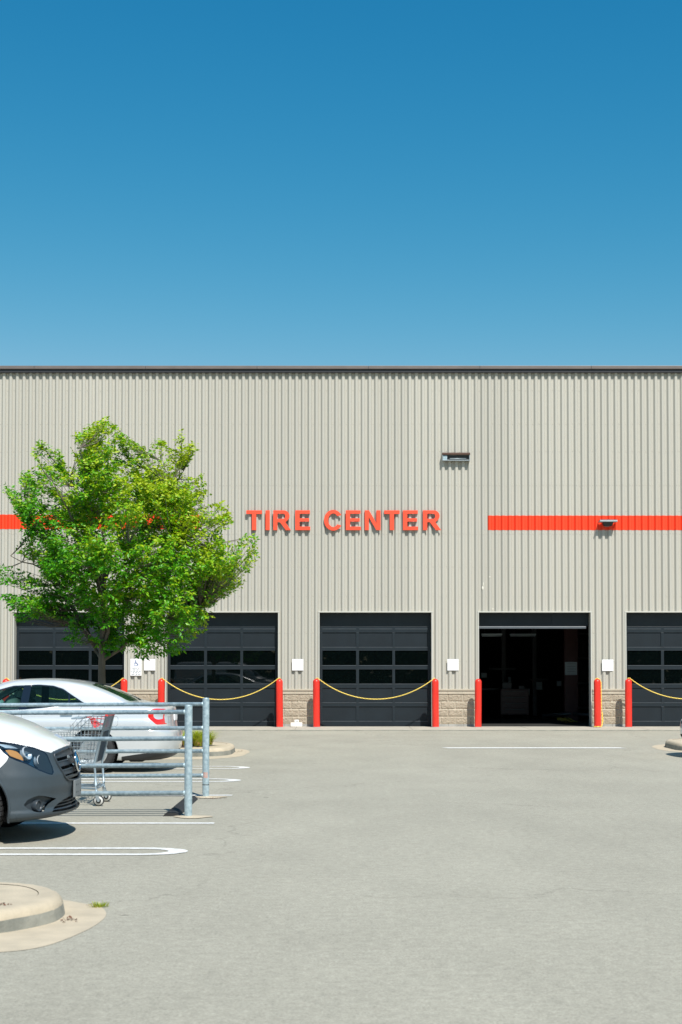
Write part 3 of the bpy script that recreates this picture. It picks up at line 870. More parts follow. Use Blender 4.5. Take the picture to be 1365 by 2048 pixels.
flat(sy, bar(.036, .106, .055, .062, .012), -.0086); flat(sy, bar(.052, .062, .072, .070, .010), -.0104)
bmesh.ops.triangulate(sy, faces=sy.faces[:])
obj('wheelchair_symbol', fix(sy), M['sign_blue'], hc)

# ------------------------------------------------------------------ wall fittings
x0_, z1_ = P(885, 906, DW - .05); x1_, z0_ = P(940, 922, DW - .05)
t = empty('wall_floodlight', (x0_, DW, z0_), 0, 'shallow rectangular dark floodlight box fixed high on the ribbed wall', 'wall light')
w, h_ = x1_ - x0_, z1_ - z0_
bm = bmesh.new()
box(bm, 0, w, -.12, .0, 0, .022, .003); box(bm, 0, .02, -.119, 0, .023, h_ - .06); box(bm, w - .02, w, -.119, 0, .023, h_ - .06); box(bm, .021, w - .021, -.03, -.001, .023, h_ - .062)
obj('housing', fix(bm), M['fixture'], t)
bm = bmesh.new(); box(bm, -.004, w + .004, -.135, .0, h_ - .058, h_, .004); obj('hood', fix(bm), M['rust'], t)
bm = bmesh.new(); box(bm, .022, .13, -.10, -.032, .024, h_ - .075, .004); obj('ballast_cover', fix(bm), M['galv'], t)
bm = bmesh.new(); box(bm, .14, w - .024, -.060, -.032, .03, h_ - .08); obj('reflector', bm, M['black_plastic'], t)
bm = bmesh.new(); tube(bm, [(.2, -.08, .06), (w - .1, -.08, .06)], .014, 8); obj('lamp', bm, M['fixture'], t)

x0_, z1_ = P(1199, 1038, DW - .2); x1_, z0_ = P(1235, 1044, DW - .2)
t = empty('wall_lamp', ((x0_+x1_)/2, DW, z0_), 0, 'flat grey finned lamp jutting from the red stripe above the open bay', 'wall light')
w = x1_ - x0_
bm = bmesh.new(); box(bm, -w/2, w/2, -.27, -.01, .0, .035, .01); obj('plate', fix(bm), M['fixture'], t)
bm = bmesh.new()
for k in range(17):
    x = -w/2 + .02 + k * (w - .04) / 16
    box(bm, x - .006, x + .006, -.272, -.02, .036, .066)
obj('heat_fins', bm, M['fixture'], t)
bm = bmesh.new()
vsb = [(-.15, -.20, -.001), (.15, -.20, -.001), (.15, -.02, -.001), (-.15, -.02, -.001), (-.11, -.15, -.10), (.11, -.15, -.10), (.10, -.02, -.10), (-.10, -.02, -.10)]
vv = [bm.verts.new(p) for p in vsb]
for q in ((0,1,2,3),(7,6,5,4),(0,4,5,1),(1,5,6,2),(2,6,7,3),(3,7,4,0)): bm.faces.new([vv[i] for i in q])
obj('driver_box', fix(bm), M['black_plastic'], t)
bm = bmesh.new(); box(bm, -.06, .06, -.02, .03, -.11, .03); obj('bracket', bm, M['fixture'], t)

# low white box at the foot of the block wall
x, z = P(593.5, 1453, DW - .2)
t = empty('bait_box', (x, DW - .22, .022), 0, 'low white plastic box with a small raised top at the foot of the block wall', 'box')
bm = bmesh.new(); box(bm, -.16, .16, -.09, .09, 0, .115, .018); obj('base', fix(bm), M['white_plastic'], t, 40)
bm = bmesh.new(); box(bm, -.055, .065, -.05, .05, .112, .19, .012); lid = obj('top', fix(bm), M['white_plastic'], t, 40)
bm = bmesh.new(); box(bm, -.005, .045, -.0545, -.051, .150, .165); obj('label_print', bm, M['sign_ink'], lid)
# loop of wire hanging at the block pier by the last bollard
bm = bmesh.new()
x, z = P(1247, 1412, DW - .06)
pts = [(x - .05 + k * .012, DW - .075 - .01 * math.sin(k), z + .03 - .035 * math.sin(k * .5) * (k / 12)) for k in range(13)]
tube(bm, pts, .003, 5); tag(obj('wire_loop', bm, M['black_plastic']), 'thin dark wire sticking out of the block pier behind the last bollard', 'wire')

# ------------------------------------------------------------------ bollards
BY = DW - .47
def bollard(px):
    x, z = P(px, 1357, BY)
    t = empty('bollard', (x, BY, .022))
    bm = bmesh.new(); r = .092; H_ = 1.325 - .022
    prof = [(r + .002, 0), (r + .001, .03), (r, .05), (r, H_ * .5), (r, H_ - r)]
    for k in range(1, 9):
        a = PI/2 * k / 8; prof.append((r * math.cos(a) if k < 8 else 0.0005, H_ - r + r * math.sin(a)))
    lathe(bm, prof, 28); obj('sleeve', fix(bm), M['bollard'], t, 60)
    bm = bmesh.new(); lathe(bm, [(r + .012, 0), (r + .012, .006), (r + .003, .010)], 24); obj('floor_ring', fix(bm), M['footing'], t)
    return t, x
BP = [12.5, 249, 323, 560, 633.7, 871.3, 956.3, 1195, 1257, 1494]
BL = ['red bollard at the far left edge, mostly behind the silver sedan roof',
      'red bollard right of the first bay, half behind the sedan boot',
      'red bollard left of the second bay, above the sedan tail',
      'red bollard at the right jamb of the second bay, left of the low white box',
      'red bollard at the left jamb of the middle bay, right of the low white box',
      'red bollard at the right jamb of the middle bay, holding a chain on its left',
      'red bollard with no chain at the left jamb of the open bay',
      'red bollard with a loose yellow chain hanging down its side, right of the open bay',
      'red bollard left of the last bay, holding a chain going off to the right',
      'red bollard beyond the last bay, past the right edge']
B0, _x = bollard(BP[0]); bx = [_x]
tag(B0, BL[0], 'bollard', 'red bollards flanking the garage bays')
rb = random.Random(3)
for px, lb in list(zip(BP, BL))[1:]:
    c = copy_tree(B0); x, _ = P(px, 1357, BY); c.location.x = x; c['label'] = lb; bx.append(x)
    c.rotation_euler = (R(rb.uniform(-.5, .5)), R(rb.uniform(-.4, .4)), rb.uniform(0, 6))

# ------------------------------------------------------------------ chains
def chain_mesh(pts, link=.062, wid=.034, r=.0075):
    """plastic chain laid link by link along a polyline"""
    bm = bmesh.new()
    P3 = [Vector(p) for p in pts]; L = [0]
    for a, b in zip(P3[:-1], P3[1:]): L.append(L[-1] + (b - a).length)
    def on(s):
        s = max(0, min(L[-1] - 1e-6, s)); i = 0
        while L[i+1] < s: i += 1
        return P3[i].lerp(P3[i+1], (s - L[i]) / (L[i+1] - L[i] + 1e-9))
    step = link - 2.4 * r; n = max(1, int(L[-1] / step))
    for k in range(n):
        s = (k + .5) * step; p = on(s); d = (on(s + .02) - on(s - .02))
        if d.length < 1e-6: d = Vector((1, 0, 0))
        d.normalize(); u, v = frame_of(d)
        a = (k % 2) * PI/2 + PI/4 * .6
        w = u * math.cos(a) + v * math.sin(a)
        ring = []
        for q in range(10):
            an = 2*PI*q/10
            ring.append(p + d * math.cos(an) * (link/2 - r) + w * (math.copysign(abs(math.sin(an)) ** .8, math.sin(an))) * (wid/2 - r))
        tube(bm, ring, r, 5, closed=True)
    return bm
def catenary(xa, xb, ztop, sag, n=60):
    out = []; a = 1.15; ch0 = math.cosh(a)
    for k in range(n + 1):
        t = -1 + 2 * k / n
        z = ztop - sag * (1 - (math.cosh(a * t) - 1) / (ch0 - 1))
        out.append((xa + (xb - xa) * k / n, BY - .03, z))
    return out
def chain(xa, xb, sag, lab, group='yellow chains across the closed bays'):
    zt_ = 1.325 + .012
    pts = [(xa - .02, BY, zt_)] + catenary(xa + .03, xb - .03, zt_ + .003, sag) + [(xb + .02, BY, zt_)]
    return tag(obj('plastic_chain', chain_mesh(pts), M['chain']), lab, 'chain', group)
chain(bx[0], bx[1], .58, 'yellow plastic chain across the first bay, mostly hidden by the sedan')
chain(bx[2], bx[3], .575, 'yellow plastic chain hanging across the second bay behind the tall rear rail post')
chain(bx[4], bx[5], .565, 'yellow plastic chain hanging across the middle bay in full view')
chain(bx[8], bx[9], .56, 'yellow plastic chain across the last bay, running out of the frame on the right')
x = bx[7]
r = .105
pts = [(x - .06, BY, 1.30), (x - .03, BY, 1.335), (x + .02, BY - .01, 1.335), (x + .07, BY - .02, 1.29), (x + .098, BY - .02, 1.22), (x + .10, BY - .03, .9), (x + .105, BY - .03, .55), (x + .118, BY - .03, .3), (x + .118, BY - .03, .12), (x + .10, BY - .05, .05)]
ar = [(x + r * math.cos(R(a_)), BY + r * math.sin(R(a_)), .04) for a_ in range(-20, -200, -15)]
tag(obj('plastic_chain', chain_mesh(pts + ar), M['chain']), 'loose yellow plastic chain draped over one bollard and round its foot', 'chain', 'yellow chains across the closed bays')
bm = chain_mesh([(x + .125, BY - .03, .42), (x + .14, BY - .03, .2), (x + .11, BY - .04, .05)]); 
obj('slack_end', bm, M['chain'], bpy.data.objects['plastic_chain.004'])
# ================================================================== vehicle shells
def pchip(t, y, tq):
    """monotone cubic through the control rows"""
    t = np.asarray(t, float); y = np.asarray(y, float); h = np.diff(t); d = np.diff(y) / h
    m = np.zeros_like(y); m[0], m[-1] = d[0], d[-1]
    for i in range(1, len(y) - 1):
        if d[i-1] * d[i] <= 0: m[i] = 0
        else:
            w1, w2 = 2*h[i] + h[i-1], h[i] + 2*h[i-1]
            m[i] = (w1 + w2) / (w1/d[i-1] + w2/d[i])
    i = np.clip(np.searchsorted(t, tq, side='right') - 1, 0, len(t) - 2)
    s = (tq - t[i]) / h[i]
    return ((2*s**3 - 3*s**2 + 1) * y[i] + (s**3 - 2*s**2 + s) * h[i] * m[i] + (-2*s**3 + 3*s**2) * y[i+1] + (s**3 - s**2) * h[i] * m[i+1])
class Shell:
    """stack of horizontal outlines: rows are (z, xF, xR, W, aF, aR, n)"""
    def __init__(s, rows, cell=0.014, nf=46, nr=30, nm=150, bow=0.02, coarse=None):
        r = np.array(rows, float); s.r = r; s.bow = bow
        dd = np.abs(np.diff(r[:, :4], axis=0)); dd[:, 1:3] *= 0.8
        step = np.maximum(dd.max(axis=1), 0.6 * dd.sum(axis=1)); s.t = np.concatenate([[0], np.cumsum(step)])
        s.nt = int(s.t[-1] / cell); s.tq = np.linspace(0, s.t[-1], s.nt + 1)
        if coarse:
            tc_ = float(np.interp(coarse[0], r[:, 0], s.t)); s.tq = np.concatenate([np.linspace(0, tc_, int(tc_ / cell) + 1), np.linspace(tc_, s.t[-1], int((s.t[-1] - tc_) / coarse[1]) + 2)[1:]]); s.nt = len(s.tq) - 1
        s.nf, s.nr, s.nm = nf, nr, nm
        s.X = []; s.Y = []; s.Z = []; s.Q = []
        for t in s.tq:
            x, y, z, q = s.outline(t); s.X.append(x); s.Y.append(y); s.Z.append(np.full_like(x, z)); s.Q.append(q)
        s.X, s.Y, s.Z, s.Q = map(np.array, (s.X, s.Y, s.Z, s.Q))
        s.nc = s.X.shape[1]
    def par(s, t): return [float(pchip(s.t, s.r[:, k], np.array([t]))[0]) for k in range(7)]
    def outline(s, t):
        z, xF, xR, W, aF, aR, n = s.par(t); W = max(W, 1e-4)
        span = max(xR - xF, 1e-3); aF = min(aF, span * .47); aR = min(aR, span * .47)
        u = np.linspace(0, 1, s.nf + 1) ** 0.9; ph = u * PI / 2
        yf = W * np.sin(ph) ** (2/n); xf = xF + aF * (1 - np.cos(ph) ** (2/n))
        xm = np.linspace(xF + aF, xR - aR, s.nm + 1)[1:-1]; ym = np.full_like(xm, W)
        u = np.linspace(1, 0, s.nr + 1) ** 0.9; ph = u * PI / 2
        yr = W * np.sin(ph) ** (2/n); xr = xR - aR * (1 - np.cos(ph) ** (2/n))
        x = np.concatenate([xf, xm, xr]); y = np.concatenate([yf, ym, yr])
        L = s.r[:, 2].max(); k = np.clip(np.abs(x - L/2) / (L/2), 0, 1)
        y = y * (1 - s.bow * k ** 2)
        q = np.concatenate([[0], np.cumsum(np.hypot(np.diff(x), np.diff(y)))])
        return x, -y, z, q
    def t_of_z(s, z): return float(np.interp(z, s.r[:, 0], s.t)) if False else float(np.interp(z, s.Z[:, 0], s.tq))
    def at_qz(s, q, z):
        x, y, zz, qq = s.outline(s.t_of_z(z)); return float(np.interp(q, qq, x)), float(np.interp(q, qq, y)), z
    def at_xz(s, x, z, off=0.0):
        xx, yy, zz, qq = s.outline(s.t_of_z(z)); i0, i1 = s.nf // 2, len(xx) - s.nr // 2
        return (x, float(np.interp(x, xx[i0:i1], yy[i0:i1])) - off, z)
def seg_near(P_, poly):
    """distance and nearest point from each of P_ (N,2) to a closed polygon"""
    best = np.full(len(P_), 1e9); near = np.zeros_like(P_)
    m = len(poly)
    for i in range(m):
        a = np.array(poly[i], float); b = np.array(poly[(i+1) % m], float); d = b - a
        t = np.clip(((P_ - a) @ d) / max(d @ d, 1e-12), 0, 1); c = a + t[:, None] * d
        ds = np.hypot(*(P_ - c).T); k = ds < best
        best[k] = ds[k]; near[k] = c[k]
    return best, near
def inside(P_, poly):
    x, y = P_[:, 0], P_[:, 1]; c = np.zeros(len(P_), bool); m = len(poly)
    for i in range(m):
        x1, y1 = poly[i]; x2, y2 = poly[(i+1) % m]
        if y1 == y2: continue
        k = ((y1 > y) != (y2 > y)) & (x < (x2 - x1) * (y - y1) / (y2 - y1) + x1)
        c ^= k
    return c
def rounded(poly, r=0.02, n=4):
    """round the corners of a polygon"""
    out = []; m = len(poly)
    for i in range(m):
        p0, p1, p2 = [np.array(poly[(i + k) % m], float) for k in (-1, 0, 1)]
        a = p0 - p1; b = p2 - p1; la, lb = np.hypot(*a), np.hypot(*b)
        rr = min(r, la * .45, lb * .45); A = p1 + a / la * rr; B = p1 + b / lb * rr
        for k in range(n + 1):
            t = k / n; out.append(tuple((1-t)**2 * A + 2*t*(1-t) * p1 + t*t * B))
    return out
def inset(poly, d):
    p = [np.array(q, float) for q in poly]; m = len(p)
    area = sum(p[i][0]*p[(i+1) % m][1] - p[(i+1) % m][0]*p[i][1] for i in range(m)); sg = 1 if area > 0 else -1
    out = []
    for i in range(m):
        t = p[(i+1) % m] - p[i-1]; L = np.hypot(*t)
        if L < 1e-9: out.append(tuple(p[i])); continue
        nn = np.array((-t[1], t[0])) / L * sg; out.append(tuple(p[i] + nn * d))
    return out
class Zones:
    """cuts a shell into named zones by polygons lying on its surface (later ones win)"""
    def __init__(s, sh):
        s.sh = sh; nt, nc = sh.X.shape
        s.V = np.stack([sh.X, sh.Y, sh.Z], -1).reshape(-1, 3).copy(); s.Q = sh.Q.reshape(-1).copy()
        i, j = np.meshgrid(np.arange(nt - 1), np.arange(nc - 1), indexing='ij'); a = (i * nc + j).reshape(-1)
        s.F = np.stack([a, a + nc, a + nc + 1, a + 1], -1)
        s.col = np.tile(np.arange(nc), nt); s.QE = np.repeat(sh.Q[:, -1], nc); s.lock = np.zeros(len(s.V), bool)
        G3 = np.stack([sh.X, sh.Y, sh.Z], -1); du = np.gradient(G3, axis=0); dv = np.gradient(G3, axis=1)
        N = np.cross(du, dv); N /= np.maximum(np.linalg.norm(N, axis=-1), 1e-9)[..., None]; s.N = N.reshape(-1, 3)
        s.zone = np.zeros(len(s.F), int); s.names = ['body']
    def coords(s, kind, what):
        V = s.V if what == 'v' else s.V[s.F].mean(1); Q = s.Q if what == 'v' else s.Q[s.F].mean(1)
        if kind == 'side': return np.stack([V[:, 0], V[:, 2]], -1)
        if kind == 'q': return np.stack([Q, V[:, 2]], -1)
        if kind == 'qr':
            E = s.QE if what == 'v' else s.QE[s.F].mean(1)
            return np.stack([E - Q, V[:, 2]], -1)
        return np.stack([V[:, 1], V[:, 2]], -1)
    def mask(s, kind, what, rng_):
        sh = s.sh; V = s.V if what == 'v' else s.V[s.F].mean(1)
        c = s.col if what == 'v' else s.col[s.F].mean(1)
        if kind == 'side': m = (c > sh.nf * .42) & (c < sh.nc - 1 - sh.nr * .36)
        elif kind == 'rear': m = c > sh.nc - 1 - sh.nr * 1.02
        elif kind == 'front': m = c < sh.nf * 1.02
        else: m = np.ones(len(V), bool)
        if rng_: m &= (V[:, 0] > rng_[0]) & (V[:, 0] < rng_[1])
        return m
    def cut(s, name, poly, kind='side', rng_=None, snap=0.011, only=None):
        if name not in s.names: s.names.append(name)
        k = s.names.index(name)
        c = s.coords(kind, 'v'); m = s.mask(kind, 'v', rng_)
        idx = np.nonzero(m)[0] if snap > 0 else np.zeros(0, int); d, near = seg_near(c[idx], poly)
        sel = (d < snap) & ~s.lock[idx]
        s.lock[idx[sel]] = True
        for i, pnt in zip(idx[sel], near[sel]):
            if kind == 'side': s.V[i, 0], s.V[i, 2] = pnt
            elif kind == 'q':
                s.V[i] = s.sh.at_qz(*pnt); s.Q[i] = pnt[0]
            elif kind == 'qr':
                t_ = s.sh.t_of_z(pnt[1]); E_ = s.sh.outline(t_)[3][-1]; s.V[i] = s.sh.at_qz(E_ - pnt[0], pnt[1]); s.Q[i] = E_ - pnt[0]; s.QE[i] = E_
            else:
                if abs(s.V[i, 1]) > 1e-6: s.V[i, 1], s.V[i, 2] = pnt
                else: s.V[i, 2] = pnt[1]
        c = s.coords(kind, 'f'); m = s.mask(kind, 'f', rng_) & inside(c, poly)
        if only is not None: m &= np.isin(s.zone, [s.names.index(o) for o in only])
        s.zone[m] = k
    def mesh(s, names, off=0.0, both=True):
        """mesh of the given zones, mirrored to the other side; off pushes it inward"""
        ks = [s.names.index(n) for n in names if n in s.names]; sel = s.F[np.isin(s.zone, ks)]
        mats = [names.index(s.names[z]) for z in s.zone[np.isin(s.zone, ks)]]
        used, inv = np.unique(sel, return_inverse=True); V = s.V[used].copy(); F = inv.reshape(-1, 4)
        if off:
            N = s.N[used]
            V -= N * off * s.sgn
        if not both: return V, F, mats
        n = len(V); V2_ = V.copy(); V2_[:, 1] *= -1
        mp = np.where(np.abs(V[:, 1]) < 1e-5, np.arange(n), np.arange(n) + n)
        F2 = mp[F][:, ::-1]
        return np.vstack([V, V2_]), np.vstack([F, F2]), mats + mats
    sgn = -1.0
def split_parts(o, minf=60):
    """one object for each separate piece of a mesh"""
    me = o.data; bm = bmesh.new(); bm.from_mesh(me); bm.faces.ensure_lookup_table()
    seen = set(); comps = []
    for f in bm.faces:
        if f.index in seen: continue
        st = [f]; seen.add(f.index); cp = []
        while st:
            q = st.pop(); cp.append(q.index)
            for v_ in q.edges:
                for g_ in v_.link_faces:
                    if g_.index not in seen: seen.add(g_.index); st.append(g_)
        comps.append(cp)
    bm.free(); big = sorted([c_ for c_ in comps if len(c_) >= minf], key=len, reverse=True)
    out = []
    for k, cp in enumerate(big):
        fs = [tuple(me.polygons[i].vertices) for i in cp]; used = sorted({v_ for f in fs for v_ in f}); mp = {v_: i for i, v_ in enumerate(used)}
        m2 = mesh_np(o.name.split('.')[0], [me.vertices[v_].co for v_ in used], [[mp[v_] for v_ in f] for f in fs], [me.polygons[i].material_index for i in cp])
        shade(m2, 50)
        for mm in me.materials: m2.materials.append(mm)
        n_ = bpy.data.objects.new(o.name.split('.')[0], m2); C.objects.link(n_); n_.parent = o.parent; out.append(n_)
    nm_ = o.name; bpy.data.objects.remove(o)
    if out: out[0].name = nm_
    return out
def zone_obj(z, name, names, mats, parent, off=0.0, split=False):
    V, F, mi = z.mesh(names, off)
    if len(F) == 0: return None
    me = mesh_np(name, V, F, mi); bm = bmesh.new(); bm.from_mesh(me)
    bmesh.ops.delete(bm, geom=[v for v in bm.verts if not v.link_faces], context='VERTS')
    bmesh.ops.dissolve_degenerate(bm, dist=0.0003, edges=bm.edges[:])
    bm.to_mesh(me); bm.free()
    o = obj(name, me, mats, parent); shade(me, 50)
    return split_parts(o) if split else o
def seam(parent, sh, pts, r=0.0035, mirror=True, name='door_seam', mat_=None, kind='xz'):
    bm = bmesh.new()
    P_ = []
    for a, b in zip(pts[:-1], pts[1:]):
        n = max(2, int(math.hypot(b[0]-a[0], b[1]-a[1]) / .04))
        for k in range(n): P_.append((a[0] + (b[0]-a[0]) * k / n, a[1] + (b[1]-a[1]) * k / n))
    P_.append(pts[-1])
    Q = [sh.at_xz(p[0], p[1], -0.0015) if kind == 'xz' else sh.at_qz(p[0], p[1]) for p in P_]
    tube(bm, Q, r, 5)
    if mirror: tube(bm, [(q[0], -q[1], q[2]) for q in Q], r, 5)
    return obj(name, bm, mat_ or M['seam'], parent)
def wheel(parent, x, y, r, w=.20, side=-1, spokes=7, cover=False):
    """side: -1 outer face towards -y"""
    wh = empty('wheel', (x, y, r)); wh.parent = parent
    s = side
    bm = bmesh.new(); ri = r * .66
    lathe(bm, [(ri, -w/2 + .012), (ri + .02, -w/2), (r - .05, -w/2 - .004), (r - .018, -w/2 + .012), (r - .003, -w/2 + .035), (r, 0), (r - .003, w/2 - .035), (r - .018, w/2 - .012), (r - .05, w/2 + .004), (ri + .02, w/2), (ri, w/2 - .012)], 44, 'Y')
    for k in range(44):          # tread blocks
        a = 2*PI*k/44
        for yy in (-w*.28, 0, w*.28):
            p = Vector((math.cos(a) * (r + .001), yy, math.sin(a) * (r + .001)))
            mt = Matrix.Translation(p) @ Matrix.Rotation(-a, 4, 'Y')
            bmesh.ops.create_cube(bm, size=1, matrix=mt @ Matrix.Diagonal((.008, w*.22, r * .11, 1)))
    obj('tyre', fix(bm), M['rubber'], wh)
    bm = bmesh.new(); f = s * (w/2 - .02)
    lathe(bm, [(ri + .002, s * (w/2 - .008)), (ri - .012, s * (w/2 - .004)), (ri - .02, s * (w/2 - .02)), (ri - .03, 0), (ri - .03, -s * w/2 * .8)], 40, 'Y')
    for k in range(spokes):
        a = 2*PI*k/spokes + .2
        c, sn = math.cos(a), math.sin(a)
        pts = [((.04 + t * (ri - .06)) , f - s * .03 * (t * (1 - t) * 2)) for t in (0, .35, .7, 1)]
        prev = None
        for (rr, yy), t in zip(pts, (0, .35, .7, 1)):
            hw = .030 - .008 * math.sin(PI * t) + (.012 if t == 1 else 0)
            ring = [bm.verts.new((c * rr - sn * e * hw, yy - s * (.0 if q == 0 else .03), sn * rr + c * e * hw)) for e, q in ((-1, 0), (1, 0), (1, 1), (-1, 1))]
            if prev:
                for i in range(4): bm.faces.new((prev[i], prev[(i+1) % 4], ring[(i+1) % 4], ring[i]))
            prev = ring
    lathe(bm, [(.0005, f + s * .004), (.035, f + s * .002), (.06, f - s * .006), (.06, f - s * .05)], 20, 'Y')
    obj('rim', fix(bm), M['rim'], wh, 40)
    bm = bmesh.new(); lathe(bm, [(.001, f - s * .07), (ri * .8, f - s * .07)], 24, 'Y'); obj('brake_disc', fix(bm), M['brake'], wh)
    return wh
def arch_liner(parent, x, r, W, depth=.32, zmin=.12):
    for s in (-1, 1):
        bm = bmesh.new()
        ring = []
        for k in range(25):
            a = PI * 1.12 * k / 24 - PI * .06
            ring.append((x + r * math.cos(a), r * math.sin(a)))
        for (ya, yb) in ((W - .012, W - depth),):
            A = [bm.verts.new((p[0], s * ya, zc_ + p[1])) for p in ring for zc_ in (arch_liner.zc,)]
            B = [bm.verts.new((p[0], s * yb, zc_ + p[1])) for p in ring for zc_ in (arch_liner.zc,)]
            for k in range(24): bm.faces.new((A[k], A[k+1], B[k+1], B[k]))
            bm.faces.new(B)
        obj('wheel_arch', fix(bm), M['liner'], parent)
arch_liner.zc = .33
VAN_ROWS = [ # z, xF, xR, W, aF, aR, n
 (.185, .34, 4.92, .80, .55, .25, 2.4), (.20, .20, 4.97, .86, .58, .25, 2.3), (.225, .07, 4.99, .90, .60, .22, 2.25), (.25, .012, 5.0, .915, .62, .2, 2.2), (.28, .004, 5.0, .92, .62, .2, 2.2),
 (.32, .03, 5.0, .925, .62, .2, 2.2), (.42, .028, 5.0, .93, .64, .2, 2.2), (.52, .012, 5.0, .935, .66, .2, 2.2), (.60, .012, 5.0, .935, .68, .2, 2.2), (.68, .038, 5.0, .935, .70, .2, 2.2),
 (.75, .062, 5.0, .935, .74, .2, 2.25), (.82, .085, 5.0, .933, .80, .2, 2.3), (.86, .105, 5.0, .93, .84, .2, 2.3), (.89, .135, 5.0, .928, .88, .2, 2.35), (.93, .185, 5.0, .925, .92, .2, 2.4), (.993, .31, 5.0, .922, .95, .2, 2.5),
 (1.08, .50, 4.99, .918, .95, .2, 2.6), (1.144, .70, 4.985, .913, .85, .2, 2.7), (1.20, .94, 4.98, .905, .7, .2, 2.8), (1.24, 1.04, 4.975, .90, .6, .2, 2.8), (1.40, 1.21, 4.95, .885, .45, .2, 2.8),
 (1.60, 1.45, 4.92, .86, .42, .2, 2.8), (1.75, 1.66, 4.88, .835, .42, .2, 2.8), (1.83, 1.84, 4.84, .80, .42, .22, 2.8), (1.875, 2.08, 4.76, .71, .5, .3, 2.8), (1.895, 2.35, 4.6, .55, .6, .4, 2.6), (1.905, 2.8, 4.2, .30, .6, .4, 2.4), (1.907, 3.3, 3.7, .02, .2, .2, 2.2)]
VAN_POS = (-2.54, 13.74)
# ------------------------------------------------------------------ vehicle materials
def paint(name, col, metal=0.0, rough=0.35):
    m = mat(name, col, rough, metal, coat=0.9, spec=0.5)
    return m
M['silver'] = paint('car_paint_silver_white', (0.66, 0.685, 0.70), 0.35, 0.28)
M['white_car'] = paint('car_paint_white', (0.80, 0.80, 0.785), 0.0, 0.35)
M['grey_bumper'] = mat('bumper_grey_plastic', (0.042, 0.058, 0.070), 0.50, bump=0.12, bscale=300, var=0.10, vscale=5, spec=0.5)
M['grey_gloss'] = mat('slat_grey', (0.028, 0.038, 0.048), 0.42)
M['seam'] = mat('panel_gap', (0.05, 0.055, 0.06), 0.6)
M['winframe'] = mat('window_rubber', (0.008, 0.014, 0.026), 0.12, spec=.45)
M['liner'] = mat('arch_liner', (0.008, 0.008, 0.009), 0.9)
M['under'] = mat('underbody', (0.010, 0.010, 0.011), 0.9)
M['rim'] = mat('alloy', (0.52, 0.54, 0.55), 0.32, metal=0.75)
M['brake'] = mat('brake', (0.05, 0.05, 0.05), 0.5, metal=0.6)
M['chrome'] = mat('chrome', (0.75, 0.77, 0.78), 0.10, metal=1.0)
M['tail_red'] = mat('tail_red', (0.72, 0.012, 0.008), 0.12, coat=1.0)
M['tail_clear'] = mat('tail_clear', (0.55, 0.61, 0.65), 0.12, coat=1.0, metal=0.2)
M['amber'] = mat('amber_lens', (0.70, 0.30, 0.08), 0.2, coat=1.0)
M['lamp_bowl'] = mat('lamp_reflector', (0.62, 0.68, 0.73), 0.35, metal=0.35)
M['lamp_back'] = mat('lamp_back', (0.025, 0.09, 0.16), 0.25, metal=0.2)
M['lens'] = glass_mat('headlamp_lens', (0.85, 0.93, 0.98), 0.88, 0.02, (0.02, 0.03, 0.04))
M['seat'] = mat('seat_fabric', (0.28, 0.28, 0.27), 0.9)
M['cabin'] = mat('cabin_dark', (0.035, 0.04, 0.045), 0.8)

# ------------------------------------------------------------------ silver sedan
SED_L = 4.74
SED_ROWS = [
 (.185, .24, 4.52, .78, .42, .40, 2.4), (.20, .16, 4.58, .83, .45, .42, 2.4), (.24, .09, 4.66, .855, .48, .44, 2.4), (.30, .05, 4.70, .872, .5, .44, 2.4), (.42, .0, 4.735, .888, .5, .44, 2.4), (.52, .0, 4.742, .899, .5, .44, 2.4),
 (.60, .01, 4.735, .909, .5, .44, 2.4), (.645, .02, 4.715, .912, .5, .42, 2.4), (.665, .035, 4.665, .911, .5, .40, 2.4), (.72, .07, 4.655, .914, .52, .40, 2.4), (.78, .15, 4.65, .910, .55, .40, 2.4), (.84, .36, 4.645, .893, .6, .40, 2.4),
 (.90, .66, 4.64, .882, .6, .38, 2.5), (.945, .92, 4.635, .868, .5, .36, 2.5), (.985, 1.12, 4.625, .848, .4, .34, 2.5), (1.005, 1.20, 4.60, .825, .35, .32, 2.5), (1.022, 1.26, 4.50, .80, .3, .3, 2.5), (1.05, 1.31, 4.32, .778, .28, .3, 2.5),
 (1.085, 1.37, 4.13, .762, .28, .26, 2.6), (1.18, 1.53, 3.92, .725, .28, .26, 2.6), (1.27, 1.69, 3.70, .685, .28, .26, 2.6), (1.35, 1.86, 3.46, .645, .28, .28, 2.6), (1.39, 1.98, 3.28, .612, .3, .3, 2.6),
 (1.418, 2.10, 3.10, .56, .32, .32, 2.6), (1.434, 2.24, 2.95, .47, .35, .35, 2.5), (1.443, 2.38, 2.82, .32, .3, .3, 2.4), (1.447, 2.52, 2.70, .12, .1, .1, 2.2), (1.4475, 2.59, 2.62, .005, .01, .01, 2)]
